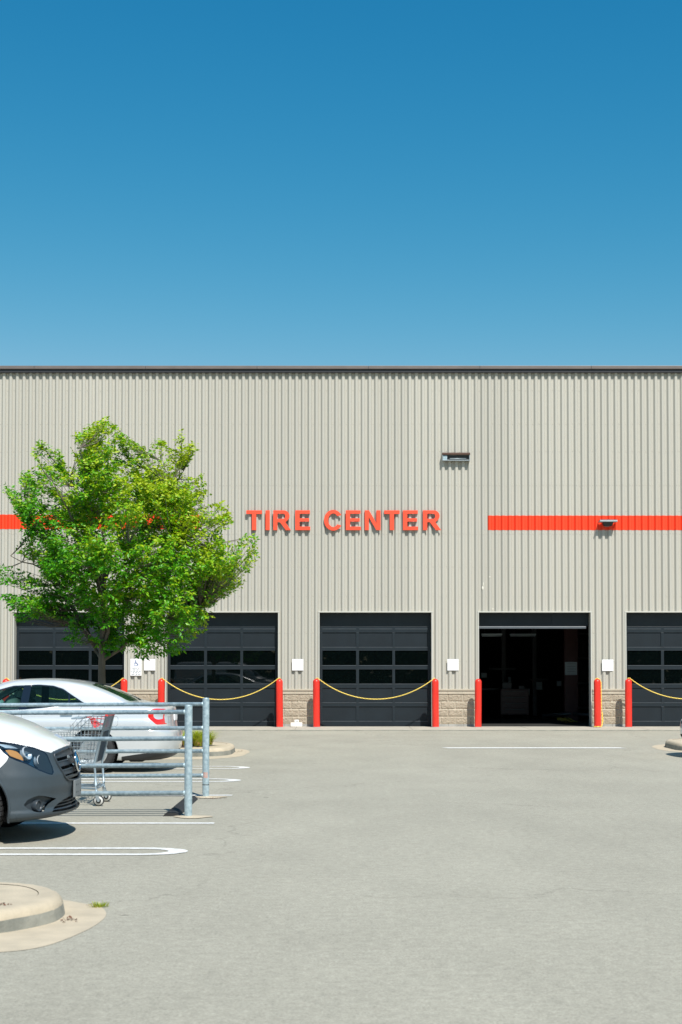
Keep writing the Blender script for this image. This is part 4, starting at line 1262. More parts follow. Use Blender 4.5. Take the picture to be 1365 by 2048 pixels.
def build_sedan(name, loc, label, group=None):
    root = empty(name, loc, 0, label, 'car', group)
    sh = Shell(SED_ROWS, cell=.011, nm=260, nr=76); z = Zones(sh)
    RX, FX_, WR, AR = 3.494, .80, .325, .375
    arch_liner.zc = WR
    for cx in (FX_, RX):
        circ = [(cx + AR * math.cos(2*PI*k/48), WR + AR * math.sin(2*PI*k/48)) for k in range(48)]
        z.cut('hole', circ, 'side')
        z.cut('hole', [(cx - AR * .93, .0), (cx + AR * .93, .0), (cx + AR * .93, WR - .10), (cx - AR * .93, WR - .10)], 'side', snap=.004)
    # glass
    rear_w = rounded([(2.44, .972), (2.475, 1.345), (2.60, 1.352), (2.83, 1.335), (2.99, 1.285), (3.12, 1.20), (3.34, 1.062), (3.20, 1.05), (2.8, 1.003)], .03)
    front_w = rounded([(2.355, .968), (2.395, 1.340), (2.22, 1.335), (2.00, 1.275), (1.75, 1.145), (1.50, 1.00), (1.44, .955), (1.9, .958)], .03)
    for w in (rear_w, front_w): z.cut('window_frame', w, 'side', snap=.010)
    z.cut('window_frame', [(2.34, .968), (2.46, .97), (2.49, 1.345), (2.38, 1.342)], 'side', snap=.003, only=['body'])
    rin = inset(rear_w, .020); fin = inset(front_w, .020)
    z.cut('side_window', rin, 'side', snap=.008); z.cut('side_window', fin, 'side', snap=.008)
    z.cut('window_frame', [(3.080, 1.0), (3.112, 1.0), (3.100, 1.30), (3.070, 1.30)], 'side', snap=.005, only=['side_window'])
    z.cut('windscreen', rounded([(0.01, 1.045), (-.70, 1.045), (-.66, 1.16), (-.555, 1.355), (0.01, 1.385)], .04), 'front', (1.0, 2.3))
    z.cut('rear_window', rounded([(-0.01, 1.10), (.665, 1.095), (.62, 1.22), (.545, 1.345), (-.01, 1.375)], .04), 'qr', (3.0, 4.4), snap=.009)
    # lamps
    z.cut('tail_red', rounded([(.66, .738), (.88, .738), (.975, .83), (.99, .88), (.975, .94), (.92, .975), (.84, .985), (.60, .975), (.60, .745)], .03), 'qr', (3.8, 5), snap=.006, only=['body', 'tail_red'])
    z.cut('tail_clear', rounded([(.905, .88), (.89, .93), (.85, .955), (.70, .95), (.70, .825), (.82, .815), (.88, .83)], .03), 'qr', (3.8, 5), snap=.006)
    z.cut('tail_clear', [(.66, .755), (.46, .755), (.46, .965), (.66, .965)], 'qr', (3.8, 5), snap=.006)
    z.cut('head', rounded([(.30, .60), (.62, .64), (.93, .76), (.95, .79), (.60, .80), (.38, .74)], .02), 'q', (-1, 1.2))
    z.cut('grille', rounded([(-.01, .60), (.26, .60), (.30, .71), (-.01, .72)], .02), 'q', (-1, 1))
    z.cut('grille', rounded([(-.01, .26), (.42, .26), (.40, .40), (-.01, .42)], .02), 'q', (-1, 1))
    z.cut('valance', [(3.9, .0), (3.92, .25), (4.25, .30), (4.8, .34), (4.8, 0)], 'side', snap=.006, only=['body'])
    z.cut('valance', [(-.01, .0), (1.0, .0), (1.0, .315), (-.01, .335)], 'qr', (4.0, 5), snap=.005, only=['body', 'valance'])
    zone_obj(z, 'valance', ['valance'], [M['black_plastic']], root)
    zone_obj(z, 'body', ['body'], [M['silver']], root)
    zone_obj(z, 'window_frame', ['window_frame'], [M['winframe']], root, 0, True)
    zone_obj(z, 'side_window', ['side_window'], [M['car_glass']], root, .004, True)
    zone_obj(z, 'windscreen', ['windscreen'], [M['car_glass']], root, .002)
    zone_obj(z, 'rear_window', ['rear_window'], [M['rear_glass']], root, .002)
    zone_obj(z, 'tail_lamp', ['tail_red', 'tail_clear'], [M['tail_red'], M['tail_clear']], root, 0, True)
    zone_obj(z, 'headlight', ['head'], [M['lamp_bowl']], root, 0, True)
    zone_obj(z, 'grille', ['grille'], [M['black_plastic']], root, .02)
    for cx in (FX_, RX): arch_liner(root, cx, AR + .004, .905, .33)
    bm = bmesh.new()
    box(bm, .35, FX_ - .30, -.72, .72, .19, .22); box(bm, FX_ + .37, RX - .37, -.80, .80, .17, .24); box(bm, FX_ - .35, FX_ + .38, -.55, .55, .2, .3); box(bm, RX - .38, RX + .38, -.55, .55, .2, .3)
    box(bm, RX + .36, 4.36, -.70, .70, .205, .30); box(bm, 4.0, 4.22, -.62, .55, .155, .204, .02)
    obj('underbody', fix(bm), M['under'], root)
    for cx in (FX_, RX):
        for s in (-1, 1): wheel(root, cx, s * (.905 - .115), WR, .205, s, 7)
    # panel gaps
    seam(root, sh, [(2.395, .97), (2.37, .60), (2.35, .25)]); seam(root, sh, [(3.30, 1.03), (3.26, .85), (3.14, .70), (3.06, .50), (3.04, .27)]); seam(root, sh, [(1.44, .95), (1.34, .7), (1.32, .27)])
    seam(root, sh, [(4.22, .665), (4.45, .668)], name='bumper_gap')
    seam(root, sh, [(3.66, .86), (3.64, .80), (3.65, .73), (3.68, .715), (3.84, .715), (3.865, .74), (3.87, .84), (3.85, .865), (3.69, .875), (3.66, .86)], .003, False, 'fuel_flap')
    seam(root, sh, [(1.15, .80), (1.9, .835), (2.6, .87), (3.3, .905), (3.9, .925)], .005, True, 'crease', M['silver'])
    seam(root, sh, [(3.30, 1.045), (3.62, 1.035), (3.66, 1.0)], .003, True, 'boot_gap')
    # door handles
    for s in (-1, 1):
        for hx, hz in ((2.18, .865), (3.08, .905)):
            p = sh.at_xz(hx, hz); bm = bmesh.new()
            tube(bm, [(hx - .09, s * (-p[1] - .005), hz), (hx - .085, s * (-p[1] + .03), hz), (hx + .085, s * (-p[1] + .03), hz + .004), (hx + .09, s * (-p[1] - .005), hz + .004)], .011, 8)
            obj('door_handle', bm, M['silver'], root)
        bm = bmesh.new(); bmesh.ops.create_icosphere(bm, subdivisions=3, radius=1, matrix=Matrix.Translation((1.62, s * .95, 1.02)) @ Matrix.Diagonal((.075, .11, .07, 1)))
        obj('mirror', bm, M['silver'], root, 180)
    # cabin
    bm = bmesh.new(); box(bm, 1.1, 4.3, -.74, .74, .45, .90); box(bm, 1.25, 1.75, -.70, .70, .90, 1.0, .03); box(bm, 3.55, 4.25, -.66, .66, .9, 1.03)
    obj('cabin_floor', bm, M['cabin'], root)
    for xx, ys in ((2.18, (-.37, .37)), (3.32, (-.37, .37))):
        for yy in ys:
            bm = bmesh.new(); tube(bm, [(xx - .12, yy, .85), (xx, yy, 1.05), (xx + .05, yy, 1.14)], [.17, .16, .12], 10)
            tube(bm, [(xx + .06, yy, 1.15), (xx + .075, yy, 1.20), (xx + .085, yy, 1.25)], [.085, .095, .06], 10)
            for v in bm.verts: v.co.y = yy + (v.co.y - yy) * 1.35
            obj('seat', bm, M['seat'], root)
    # number plate recess and lower trims at the tail
    bm = bmesh.new(); box(bm, SED_L - .100, SED_L - .084, -.16, .16, .78, .93, .003); obj('number_plate', fix(bm), M['sign_white'], root)
    return root
x0s, _ = 0, 0
build_sedan('parked_car', (-7.28, 22.68, 0), 'silver four door sedan parked left of the tree island behind the steel rails')
right_car = copy_tree(bpy.data.objects['parked_car'])
right_car.location = (6.19, 25.75, 0); right_car['label'] = 'pale car at the right edge with only the tip of its nose in view'
def swap(o, a, b):
    for c in o.children:
        if c.type == 'MESH' and any(m == a for m in c.data.materials):
            c.data = c.data.copy()
            for i, m in enumerate(c.data.materials):
                if m == a: c.data.materials[i] = b
        swap(c, a, b)
swap(right_car, M['silver'], M['white_car'])

# ------------------------------------------------------------------ white van with grey bumper, heading right
VX, VY = VAN_POS
root = empty('parked_van', (VX, VY, 0), PI, 'white van with dark grey plastic bumper, its nose filling the left edge', 'van')
sh = Shell(VAN_ROWS, cell=.0065, nf=190, nm=280, nr=24, coarse=(.97, .022)); z = Zones(sh)
WX, WZ, WR, AR = .86, .335, .335, .40
grey = [(-.01, .0), (1.30, .0), (1.30, .71), (1.18, .715), (1.135, .695), (1.081, .715), (1.021, .755), (.972, .797), (1.2, .90), (1.0, .935), (.95, .938), (.9, .93), (.797, .910), (.666, .874), (.56, .838), (.47, .818), (.463, .822), (.30, .846), (.15, .856), (-.01, .860)]
grey = [(-.01, .0), (1.22, .0), (1.22, .66), (1.18, .685), (1.135, .690), (1.081, .707), (1.021, .75), (.972, .797), (.985, .86), (.955, .936), (.9, .93), (.797, .908), (.666, .872), (.56, .835), (.47, .815), (.463, .819), (.30, .843), (.15, .853), (-.01, .857)]
z.cut('bumper', grey, 'q', (-1, 1.35), snap=.0042)
z.cut('bumper', [(.9, .0), (4.4, .0), (4.4, .30), (.9, .30)], 'side', snap=.004)
circ = lambda r, cx=WX: [(cx + r * math.cos(2*PI*k/56), WZ + r * math.sin(2*PI*k/56)) for k in range(56)]
RWX = 3.98
for cx in (WX, RWX):
    z.cut('bumper', circ(AR + .075, cx), 'side', snap=.0042); z.cut('hole', circ(AR, cx), 'side')
    z.cut('hole', [(cx - AR * .95, .0), (cx + AR * .95, .0), (cx + AR * .95, WZ - .10), (cx - AR * .95, WZ - .10)], 'side', snap=.004)
head = [(.953, .934), (.91, .926), (.797, .901), (.666, .865), (.585, .832), (.553, .800), (.537, .687), (.545, .650), (.575, .628), (.619, .637), (.714, .676), (.824, .740), (.903, .772), (.959, .802), (.985, .845), (.985, .89)]
z.cut('lamp_edge', inset(head, -.012), 'q', (-1, 1.2), snap=.0042); z.cut('headlight', head, 'q', (-1, 1.2), snap=.0042)
gr = [(-.01, .838), (.10, .835), (.30, .822), (.43, .805), (.445, .79), (.44, .73), (.41, .65), (.36, .58), (.28, .548), (.10, .535), (-.01, .533)]
z.cut('grille_edge', inset(gr, -.022), 'q', (-1, 1), snap=.0042); z.cut('grille', gr, 'q', (-1, 1), snap=.0042)
foghood = rounded([(.90, .362), (.859, .407), (.80, .428), (.743, .439), (.653, .427), (.56, .407), (.487, .392), (.55, .378), (.62, .352), (.68, .300), (.74, .285), (.80, .295), (.86, .33)], .015)
z.cut('fog_recess', foghood, 'q', (-1, 1), snap=.0042)
low = rounded([(-.01, .39), (.20, .388), (.34, .372), (.456, .345), (.56, .300), (.60, .276), (.39, .272), (-.01, .272)], .012)
z.cut('low_recess', low, 'q', (-1, 1), snap=.0042)
sidewin = rounded([(1.62, 1.12), (1.72, 1.30), (1.92, 1.62), (2.05, 1.68), (2.55, 1.70), (2.60, 1.12)], .04)
z.cut('window_frame', inset(sidewin, -.02), 'side'); z.cut('side_window', sidewin, 'side')
z.cut('windscreen', rounded([(.01, 1.26), (-.80, 1.26), (-.70, 1.74), (.01, 1.80)], .05), 'front', (.9, 2.0))
zone_obj(z, 'body', ['body'], [M['white_car']], root)
zone_obj(z, 'bumper', ['bumper', 'lamp_edge', 'grille_edge'], [M['grey_bumper'], M['winframe'], M['grey_bumper']], root)
for cx in (WX, RWX):
    for s in (-1, 1):
        pts = []
        for k in range(33):
            a_ = PI * (-.10 + 1.2 * k / 32); x_, z_ = cx + (AR + .008) * math.cos(a_), WZ + (AR + .008) * math.sin(a_)
            p_ = sh.at_xz(x_, max(z_, .2), -.004); pts.append((p_[0], s * -p_[1], z_))
        bm = bmesh.new(); tube(bm, pts, .014, 8); obj('arch_trim', bm, M['grey_bumper'], root)
zone_obj(z, 'window_frame', ['window_frame'], [M['winframe']], root, 0, True)
zone_obj(z, 'side_window', ['side_window'], [M['car_glass']], root, 0, True); zone_obj(z, 'windscreen', ['windscreen'], [M['car_glass']], root)
for cx in (WX, RWX):
    arch_liner.zc = WZ; arch_liner(root, cx, AR + .004, .925, .36)
    for s in (-1, 1): wheel(root, cx, s * (.925 - .135), WR, .225, s, 5)
bm = bmesh.new(); box(bm, .5, WX - .3, -.70, .70, .20, .3); box(bm, WX + .39, RWX - .39, -.80, .80, .19, .35); box(bm, WX - .38, WX + .4, -.55, .55, .2, .4); box(bm, RWX - .4, RWX + .4, -.55, .55, .2, .4); box(bm, RWX + .4, 4.9, -.75, .75, .22, .4)
box(bm, 1.0, 4.8, -.83, .83, .5, 1.0); box(bm, .40, 1.4, -.62, .62, .31, .45); box(bm, .30, .75, -.55, .55, .305, .9)  # nose boxes added, unseen, to close light slits in the van's shadow
obj('underbody', bm, M['under'], root)
lamps = zone_obj(z, 'headlight', ['headlight'], [M['lens']], root, .002, True)
lamps.sort(key=lambda o: sum(v.co.y for v in o.data.vertices))
def assign(objs):
    for o in objs:
        m_ = sum(v.co.y for v in o.data.vertices) / len(o.data.vertices); o.parent = lamps[0] if m_ < 0 else lamps[1]
assign(zone_obj(z, 'lamp_housing', ['headlight'], [M['lamp_back']], root, .055, True))
def strip_between(sh, zlo, zhi, q0, q1, out, thick, name, m_, parent, n=14, both=True):
    """curved slat following the nose between two heights; zlo, zhi are functions of q"""
    bm = bmesh.new()
    for s in ((1, -1) if both else (1,)):
        rows = []
        for k in range(n + 1):
            q = q0 + (q1 - q0) * k / n; a = sh.at_qz(q, zlo(q)); b = sh.at_qz(q, zhi(q))
            rows.append([bm.verts.new((a[0] - out, s * a[1], a[2])), bm.verts.new((b[0] - out, s * b[1], b[2])), bm.verts.new((b[0] - out + thick, s * b[1], b[2])), bm.verts.new((a[0] - out + thick, s * a[1], a[2]))])
        for a, b in zip(rows[:-1], rows[1:]):
            for i in range(4): bm.faces.new((a[i], a[(i+1) % 4], b[(i+1) % 4], b[i]))
        bm.faces.new(rows[0]); bm.faces.new(rows[-1])
    return obj(name, fix(bm), m_, parent, 40)
def surf_at(sh, q, zz, depth):
    a = Vector(sh.at_qz(q, zz)); b = Vector(sh.at_qz(q + .01, zz)); c = Vector(sh.at_qz(q, zz + .01))
    n_ = (b - a).cross(c - a).normalized()
    if n_.x > 0: n_ = -n_
    return a - n_ * depth, n_
def cup(parent, name, q, zz, r, depth, m_, length=.05, s=1):
    p, n_ = surf_at(sh, q, zz, depth); p = Vector((p.x, p.y * s, p.z)); n_ = Vector((n_.x - .9, n_.y * s, n_.z)).normalized()
    bm = bmesh.new(); lathe(bm, [(r * .25, 0), (r * .7, length * .25), (r, length), (r * 1.08, length), (r * 1.08, 0)], 22, 'Z')
    lathe(bm, [(.001, length * .12), (r * .24, length * .1), (r * .24, 0)], 14, 'Z')
    bm.transform(Matrix.Translation(p) @ n_.to_track_quat('Z', 'Y').to_matrix().to_4x4())
    return obj(name, fix(bm), m_, parent, 50)
for s in (1, -1):
    assign([cup(root, 'lamp_bowl', .765, .842, .058, .05, M['lamp_bowl'], .04, s), cup(root, 'lamp_bowl', .655, .757, .052, .05, M['lamp_bowl'], .04, s)])
zz_ = Zones(sh)
amb = rounded([(.955, .865), (.90, .868), (.855, .850), (.835, .80), (.835, .762), (.90, .788), (.95, .815)], .01)
zz_.cut('amber', amb, 'q', (-1, 1.2), snap=.0042); assign(zone_obj(zz_, 'turn_signal', ['amber'], [M['amber']], root, .012, True))
zz_.cut('brow', inset([(.97, .925), (.91, .917), (.797, .893), (.666, .857), (.585, .822), (.57, .79), (.62, .81), (.70, .842), (.80, .872), (.93, .885)], .0), 'q', (-1, 1.2), snap=.0042)
assign(zone_obj(zz_, 'lamp_brow', ['brow'], [M['lamp_bowl']], root, .010, True))
# grille: dark back, three slats each side and a frame, with the round star badge
zone_obj(z, 'grille_back', ['grille'], [M['under']], root, .07)
G_ = empty('grille', (0, 0, 0)); G_.parent = root
bot = lambda q: .533 + .30 * max(0, q - .18) ** 1.3
for zc_, th in ((.795, .048), (.712, .045), (.632, .040), (.575, .022)):
    qmax = .44 if zc_ > .75 else (.43 if zc_ > .7 else (.385 if zc_ > .6 else .33))
    strip_between(sh, (lambda q, c=zc_, t=th: c - t/2 - .03 * q), (lambda q, c=zc_, t=th: c + t/2 - .03 * q), .0, qmax, -.012, .03, 'slat', M['grey_gloss'], G_)
    strip_between(sh, (lambda q, c=zc_, t=th: c + t/2 - .03 * q + .001), (lambda q, c=zc_, t=th: c + t/2 - .03 * q + .008), .10, qmax, -.004, .012, 'slat_edge', M['grey_bumper'], G_)
bm = bmesh.new()
pts = [sh.at_qz(q, zq) for q, zq in [(.0, .838), (.10, .835), (.30, .822), (.43, .805), (.445, .79), (.44, .73), (.41, .65), (.36, .58), (.28, .548), (.10, .535), (.0, .533)]]
for s in (1, -1): tube(bm, [(p[0] - .004, s * p[1], p[2]) for p in pts], .011, 8)
obj('surround', bm, M['grey_gloss'], G_)
B_ = empty('badge', (.03, 0, .70)); B_.parent = root; B_.rotation_euler = (0, R(9), 0)
bm = bmesh.new(); r = .092
tube(bm, [(-.03, r * math.cos(2*PI*k/36), r * math.sin(2*PI*k/36)) for k in range(36)], .0095, 10, closed=True); obj('ring', bm, M['chrome'], B_)
bm = bmesh.new()
for k in range(3):
    a = PI/2 + k * 2*PI/3; d = Vector((0, math.cos(a), math.sin(a))); e = Vector((0, -math.sin(a), math.cos(a)))
    tip = bm.verts.new(Vector((-.028, 0, 0)) + d * r * .98); c0 = bm.verts.new((-.045, 0, 0)); cb = bm.verts.new((-.015, 0, 0))
    l = bm.verts.new(Vector((-.026, 0, 0)) + (d * .14 + e * .16) * r); rr_ = bm.verts.new(Vector((-.026, 0, 0)) + (d * .14 - e * .16) * r)
    for q in ((tip, l, c0), (tip, c0, rr_), (tip, cb, l), (tip, rr_, cb)): bm.faces.new(q)
obj('star', fix(bm), M['chrome'], B_)
bm = bmesh.new(); lathe(bm, [(.001, .012), (r * .98, .012), (r * .98, .02)], 30, 'X', (-.03, 0, 0)); obj('badge_disc', fix(bm), M['black_plastic'], B_)
# lower intake and fog lamp pockets
zone_obj(z, 'intake_back', ['low_recess'], [M['under']], root, .06)
zone_obj(z, 'fog_pocket', ['fog_recess'], [M['grey_gloss']], root, .035, True)
for zc_, qm in ((.350, .43), (.322, .50), (.294, .56)): strip_between(sh, lambda q, c=zc_: c - .004, lambda q, c=zc_: c + .004, 0, qm, -.018, .02, 'intake_slat', M['grey_gloss'], root)
for s in (1, -1):
    bm = bmesh.new(); p, n_ = surf_at(sh, .735, .345, .03); p = Vector((p.x, p.y * s, p.z)); n_ = Vector((n_.x - .6, n_.y * s, n_.z)).normalized()
    lathe(bm, [(.001, .016), (.036, .014), (.040, .026), (.050, .030), (.056, .02), (.058, -.03)], 26, 'Z'); bm.transform(Matrix.Translation(p) @ n_.to_track_quat('Z', 'Y').to_matrix().to_4x4())
    obj('fog_lamp', fix(bm), M['grey_gloss'], root, 50)
# blank plate holder
bm = bmesh.new(); box(bm, -.010, .012, -.155, .155, .375, .535, .004); ph = obj('plate_holder', fix(bm), M['galv_dark'] if 'galv_dark' in M else mat('plate_grey', (0.17, 0.19, 0.20), .5), root)
bm = bmesh.new()
for yy in (-.10, .02, .10):
    for q in (.42, .49): lathe(bm, [(.001, -.0135), (.006, -.013), (.007, -.0095)], 8, 'X', (0, yy, q))
obj('screw', bm, M['black_plastic'], ph)
# faint lettering on the bonnet front
bm = bmesh.new(); rr_ = random.Random(8)
for line, (zc_, hgt) in enumerate(((.942, .016), (.918, .009))):
    q = .235 if line == 0 else .20
    while q > (.03 if line == 0 else .09):
        w = rr_.uniform(.012, .018) if line == 0 else .008
        a = Vector(sh.at_qz(q, zc_ - hgt)); b = Vector(sh.at_qz(q - w, zc_ - hgt)); c = Vector(sh.at_qz(q - w, zc_ + hgt)); d = Vector(sh.at_qz(q, zc_ + hgt))
        up_ = Vector((-.001, 0, .002))
        v = [bm.verts.new(p + up_) for p in (a, b, c, d)]
        lo = [bm.verts.new(p - up_ * .5) for p in (a, b, c, d)]
        bm.faces.new(v)
        for i in range(4): bm.faces.new((v[i], v[(i+1) % 4], lo[(i+1) % 4], lo[i]))
        q -= w + .006
obj('bonnet_lettering', fix(bm), mat('faded_letter_blue', (0.30, 0.36, 0.44), .5), root)
seam(root, sh, [(1.22, .30), (1.40, .5), (1.42, 1.05), (1.60, 1.12)]); seam(root, sh, [(2.66, .30), (2.66, 1.75)])
seam(root, sh, [(.98, .90), (1.3, 1.0), (1.6, 1.10)], .003, True, 'bonnet_gap')
for s in (-1, 1):
    bm = bmesh.new(); bmesh.ops.create_icosphere(bm, subdivisions=3, radius=1, matrix=Matrix.Translation((1.72, s * 1.05, 1.22)) @ Matrix.Diagonal((.08, .12, .12, 1))); obj('mirror', bm, M['black_plastic'], root, 180)
bm = bmesh.new(); box(bm, 1.6, 2.6, -.7, .7, .9, 1.0); box(bm, 1.3, 1.75, -.78, .78, 1.0, 1.15, .03); obj('cabin_floor', bm, M['cabin'], root)
for yy in (-.42, .42):
    bm = bmesh.new(); tube(bm, [(2.3, yy, .95), (2.42, yy, 1.35), (2.45, yy, 1.5)], [.22, .2, .1], 10); obj('seat', bm, M['cabin'], root)

# ------------------------------------------------------------------ steel rails of the trolley bay
def railing(y, posts, ztop, rails, label, zx=0.0):
    t = empty('steel_railing', (posts[0], y, 0), 0, label, 'railing', 'galvanised rails of the trolley bay')
    for i, px_ in enumerate(posts):
        x = px_ - posts[0]
        bm = bmesh.new(); r = .042
        tube(bm, [(x, 0, 0), (x, 0, ztop - .012)], r, 22, cap=False)
        lathe(bm, [(r, ztop - .012), (r * .93, ztop - .003), (.001, ztop + .003)], 22, 'Z', (x, 0, 0))
        p = obj('post', fix(bm), M['galv'], t, 50)
        bm = bmesh.new(); rr_ = random.Random(int(y * 10) + i)
        n = 26; ring = []
        for k in range(n):
            a = 2*PI*k/n; q = .17 * (1 + .16 * math.sin(a * 3 + i) + .07 * rr_.random()); ring.append((x + .05 + q * 1.15 * math.cos(a), q * .8 * math.sin(a)))
        c = bm.verts.new((x, 0, .022)); vs = [bm.verts.new((a, b, .007)) for a, b in ring]
        for k in range(n): bm.faces.new((c, vs[k], vs[(k+1) % n]))
        obj('footing', bm, M['concrete'], t, 180)
    for zr in rails:
        bm = bmesh.new(); r = .0245
        xs = [-.038] + [q - posts[0] for q in posts[1:-1]] + [posts[-1] - posts[0]]
        sag = [(x_, 0, zr - (.004 if 0 < i < len(xs) - 1 else 0) - .0035 * abs(x_)) for i, x_ in enumerate(xs)]
        tube(bm, sag, r, 14); lathe(bm, [(r + .002, -.05), (r + .007, -.042), (r + .002, -.034)], 14, 'X', (0, 0, sag[0][2]))
        obj('rail', bm, M['galv'], t)
    return t
fxp, fyp = G(377, 1634.5); rxp, ryp = G(412, 1595)
def hz(px, py, y): return P(px, py, y)[1]
front = railing(fyp, [fxp, -4.25, -6.9], hz(377, 1409.5, fyp), [hz(368, q, fyp) + .004 for q in (1424.5, 1477.7, 1531.2, 1586.5)], 'nearer galvanised steel railing with the shorter looking front post')
rear = railing(ryp, [rxp, -4.9, -7.6], hz(412, 1395.5, ryp), [hz(405, q, ryp) + .004 for q in (1408.8, 1456.5, 1502.5, 1551.5)], 'farther galvanised steel railing with the post at the right, behind the nearer one')
# orange smear and dark cut line near the foot of the rear post
bm = bmesh.new(); lathe(bm, [(.0427, .155), (.0432, .16), (.0427, .165)], 22, 'Z'); obj('scored_line', bm, M['black_plastic'], rear)
M['smear'] = mat('rust_smear', (0.50, 0.25, 0.20), 0.7, col2=(0.45, 0.42, 0.40), vscale=30)
bm = bmesh.new()
g0 = []
for zz2 in (.245, .27, .30, .315):
    g0.append([bm.verts.new((.0428 * math.cos(R(a)), .0428 * math.sin(R(a)), zz2 + .008 * math.sin(a))) for a in range(-130, -49, 10)])
for a, b in zip(g0[:-1], g0[1:]):
    for k in range(8): bm.faces.new((a[k], a[k+1], b[k+1], b[k]))
obj('rust_smear', bm, M['smear'], rear)
# rubber ramp strip across the mouth of the bay
bm = bmesh.new(); L0, L1 = fyp + .10, ryp - .22
prof = [(-.09, 0), (-.07, .025), (-.04, .038), (.04, .038), (.07, .025), (.09, 0)]
n = 60; rows = []
for k in range(n + 1):
    y_ = (L1 - L0) * k / n; dz = .004 if k % 2 else 0
    rows.append([bm.verts.new((p[0], y_, max(0, p[1] - (dz if p[1] > 0 else 0)))) for p in prof])
for a, b in zip(rows[:-1], rows[1:]):
    for i in range(5): bm.faces.new((a[i], a[i+1], b[i+1], b[i]))
bm.faces.new(rows[0]); bm.faces.new(rows[-1])
o = obj('rubber_ramp', fix(bm), M['rubber']); o.location = (-1.84, L0, 0)
tag(o, 'low black ribbed rubber ramp on the ground between the two end posts', 'ramp')

# ------------------------------------------------------------------ shopping trolleys
M['wire'] = mat('trolley_wire', (0.36, 0.42, 0.45), 0.35, metal=0.45)
M['trolley_bar'] = mat('trolley_bar', (0.32, 0.40, 0.45), 0.4, metal=0.35)
M['trolley_red'] = mat('trolley_red_plastic', (0.75, 0.05, 0.05), 0.4)
M['tire_grey'] = mat('castor_tread', (0.55, 0.55, 0.52), 0.6)
def trolley(loc, label):
    t = empty('shopping_trolley', loc, 0, label, 'shopping trolley')
    HW = .27
    lean = lambda z: (z - .49) * .235                 # rear gate leans out
    def bx_(z): return lean(z) - .06
    zl, zm, zt_ = .50, .84, 1.045
    xf = -.92
    bm = bmesh.new()
    wr = .0034
    for s in (-1, 1):
        hw = lambda x: HW - .05 * (x / xf if x < 0 else 0)
        # uprights of the basket side
        n = 28
        for k in range(n + 1):
            x = bx_(.6) + (xf - bx_(.6)) * k / n
            top = zm if x < -.33 else zt_ - (0.02 + .5 * max(0, -.16 - x) if x < -.16 else 0.0)
            lo = zl + (.02 * (x / xf))
            xt = x + lean(top) * .9 * max(0, 1 - k / 8) + (-.10 if k > 20 else -.02 * k / 8)
            tube(bm, [(x, s * hw(x) * .93, lo), (xt, s * hw(x), top)], wr, 4, cap=False)
        for zz_2 in (.50, .56, .62, .68, .74, .80):
            tube(bm, [(bx_(zz_2), s * HW * .96, zz_2), (xf - .10 * (zz_2 - .5) / .34, s * (HW - .05) * .96, zz_2 + .02)], wr, 4, cap=False)
        for zz_2 in (.89, .94, .99):
            tube(bm, [(bx_(zz_2), s * HW, zz_2), (-.34 + (zz_2 - .84) * .9, s * HW, zz_2)], wr, 4, cap=False)
        tube(bm, [(bx_(zt_), s * HW, zt_), (-.16, s * HW, zt_), (-.34, s * HW, zm + .02), (xf - .1, s * (HW - .05), zm + .015)], .006, 6)
    for k in range(12):
        y_ = -HW * .9 + k * HW * 1.8 / 11
        tube(bm, [(bx_(zl), y_, zl), (xf, y_ * .8, zl + .02), (xf - .10, y_ * .82, zm)], wr, 4, cap=False)
        tube(bm, [(bx_(.50), y_, .50), (bx_(zt_), y_, zt_)], wr, 4, cap=False)
    for k in range(8): tube(bm, [(xf + k * .11, -HW * .9, zl + .018), (xf + k * .11, HW * .9, zl + .018)], wr, 4, cap=False)
    for zz_2 in (.55, .66, .78, .9, 1.0): tube(bm, [(bx_(zz_2), -HW, zz_2), (bx_(zz_2), HW, zz_2)], wr, 4, cap=False)
    obj('basket', bm, M['wire'], t)
    for s in (-1, 1):
        bm = bmesh.new(); tube(bm, [(-.03, s * HW, .19), (-.045, s * HW, .40), (-.055, s * HW, .49), (bx_(1.05) + .012, s * HW, 1.05)], .013, 8)
        obj('upright', bm, M['trolley_bar'], t)
    bm = bmesh.new(); pts = [(bx_(z_) + .004, y_, z_) for z_ in (.505, .86) for y_ in (-HW * .9, HW * .9)]
    v = [bm.verts.new(p) for p in (pts[0], pts[1], pts[3], pts[2])]; bm.faces.new(v)
    bmesh.ops.solidify(bm, geom=bm.faces[:], thickness=.004)
    obj('rear_flap', fix(bm), mat('trolley_flap_blue', (0.03, 0.08, 0.13), .5), t)
    bm = bmesh.new(); tube(bm, [(bx_(1.05) + .015, -HW - .01, 1.055), (bx_(1.05) + .015, HW + .01, 1.055)], .017, 10); obj('handle', bm, M['trolley_red'], t)
    bm = bmesh.new(); tube(bm, [(bx_(1.05), -HW, 1.01), (-.15, -HW * .98, 1.03), (-.15, HW * .98, 1.03), (bx_(1.05), HW, 1.01)], .004, 5); obj('seat_rim', bm, M['trolley_red'], t)
    # folded child seat back with red plastic
    bm = bmesh.new(); v = [bm.verts.new(p) for p in ((-.13, -.17, 1.01), (-.13, .17, 1.01), (-.055, .15, .92), (-.075, -.12, .90), (-.10, -.17, .93))]; bm.faces.new(v); bmesh.ops.solidify(bm, geom=bm.faces[:], thickness=.006)
    tube(bm, [(-.09, -.20, .985), (.0, -.21, .945), (.06, -.22, .93)], .008, 6); tube(bm, [(-.09, -.20, 1.0), (.0, -.21, .965), (.055, -.22, .94)], .005, 6)
    obj('child_seat', fix(bm), M['trolley_red'], t)
    bm = bmesh.new(); box(bm, -.34, -.22, -.20, .20, 1.005, 1.025, .006)
    obj('seat_tray', fix(bm), M['trolley_bar'], t)
    # chassis
    bm = bmesh.new()
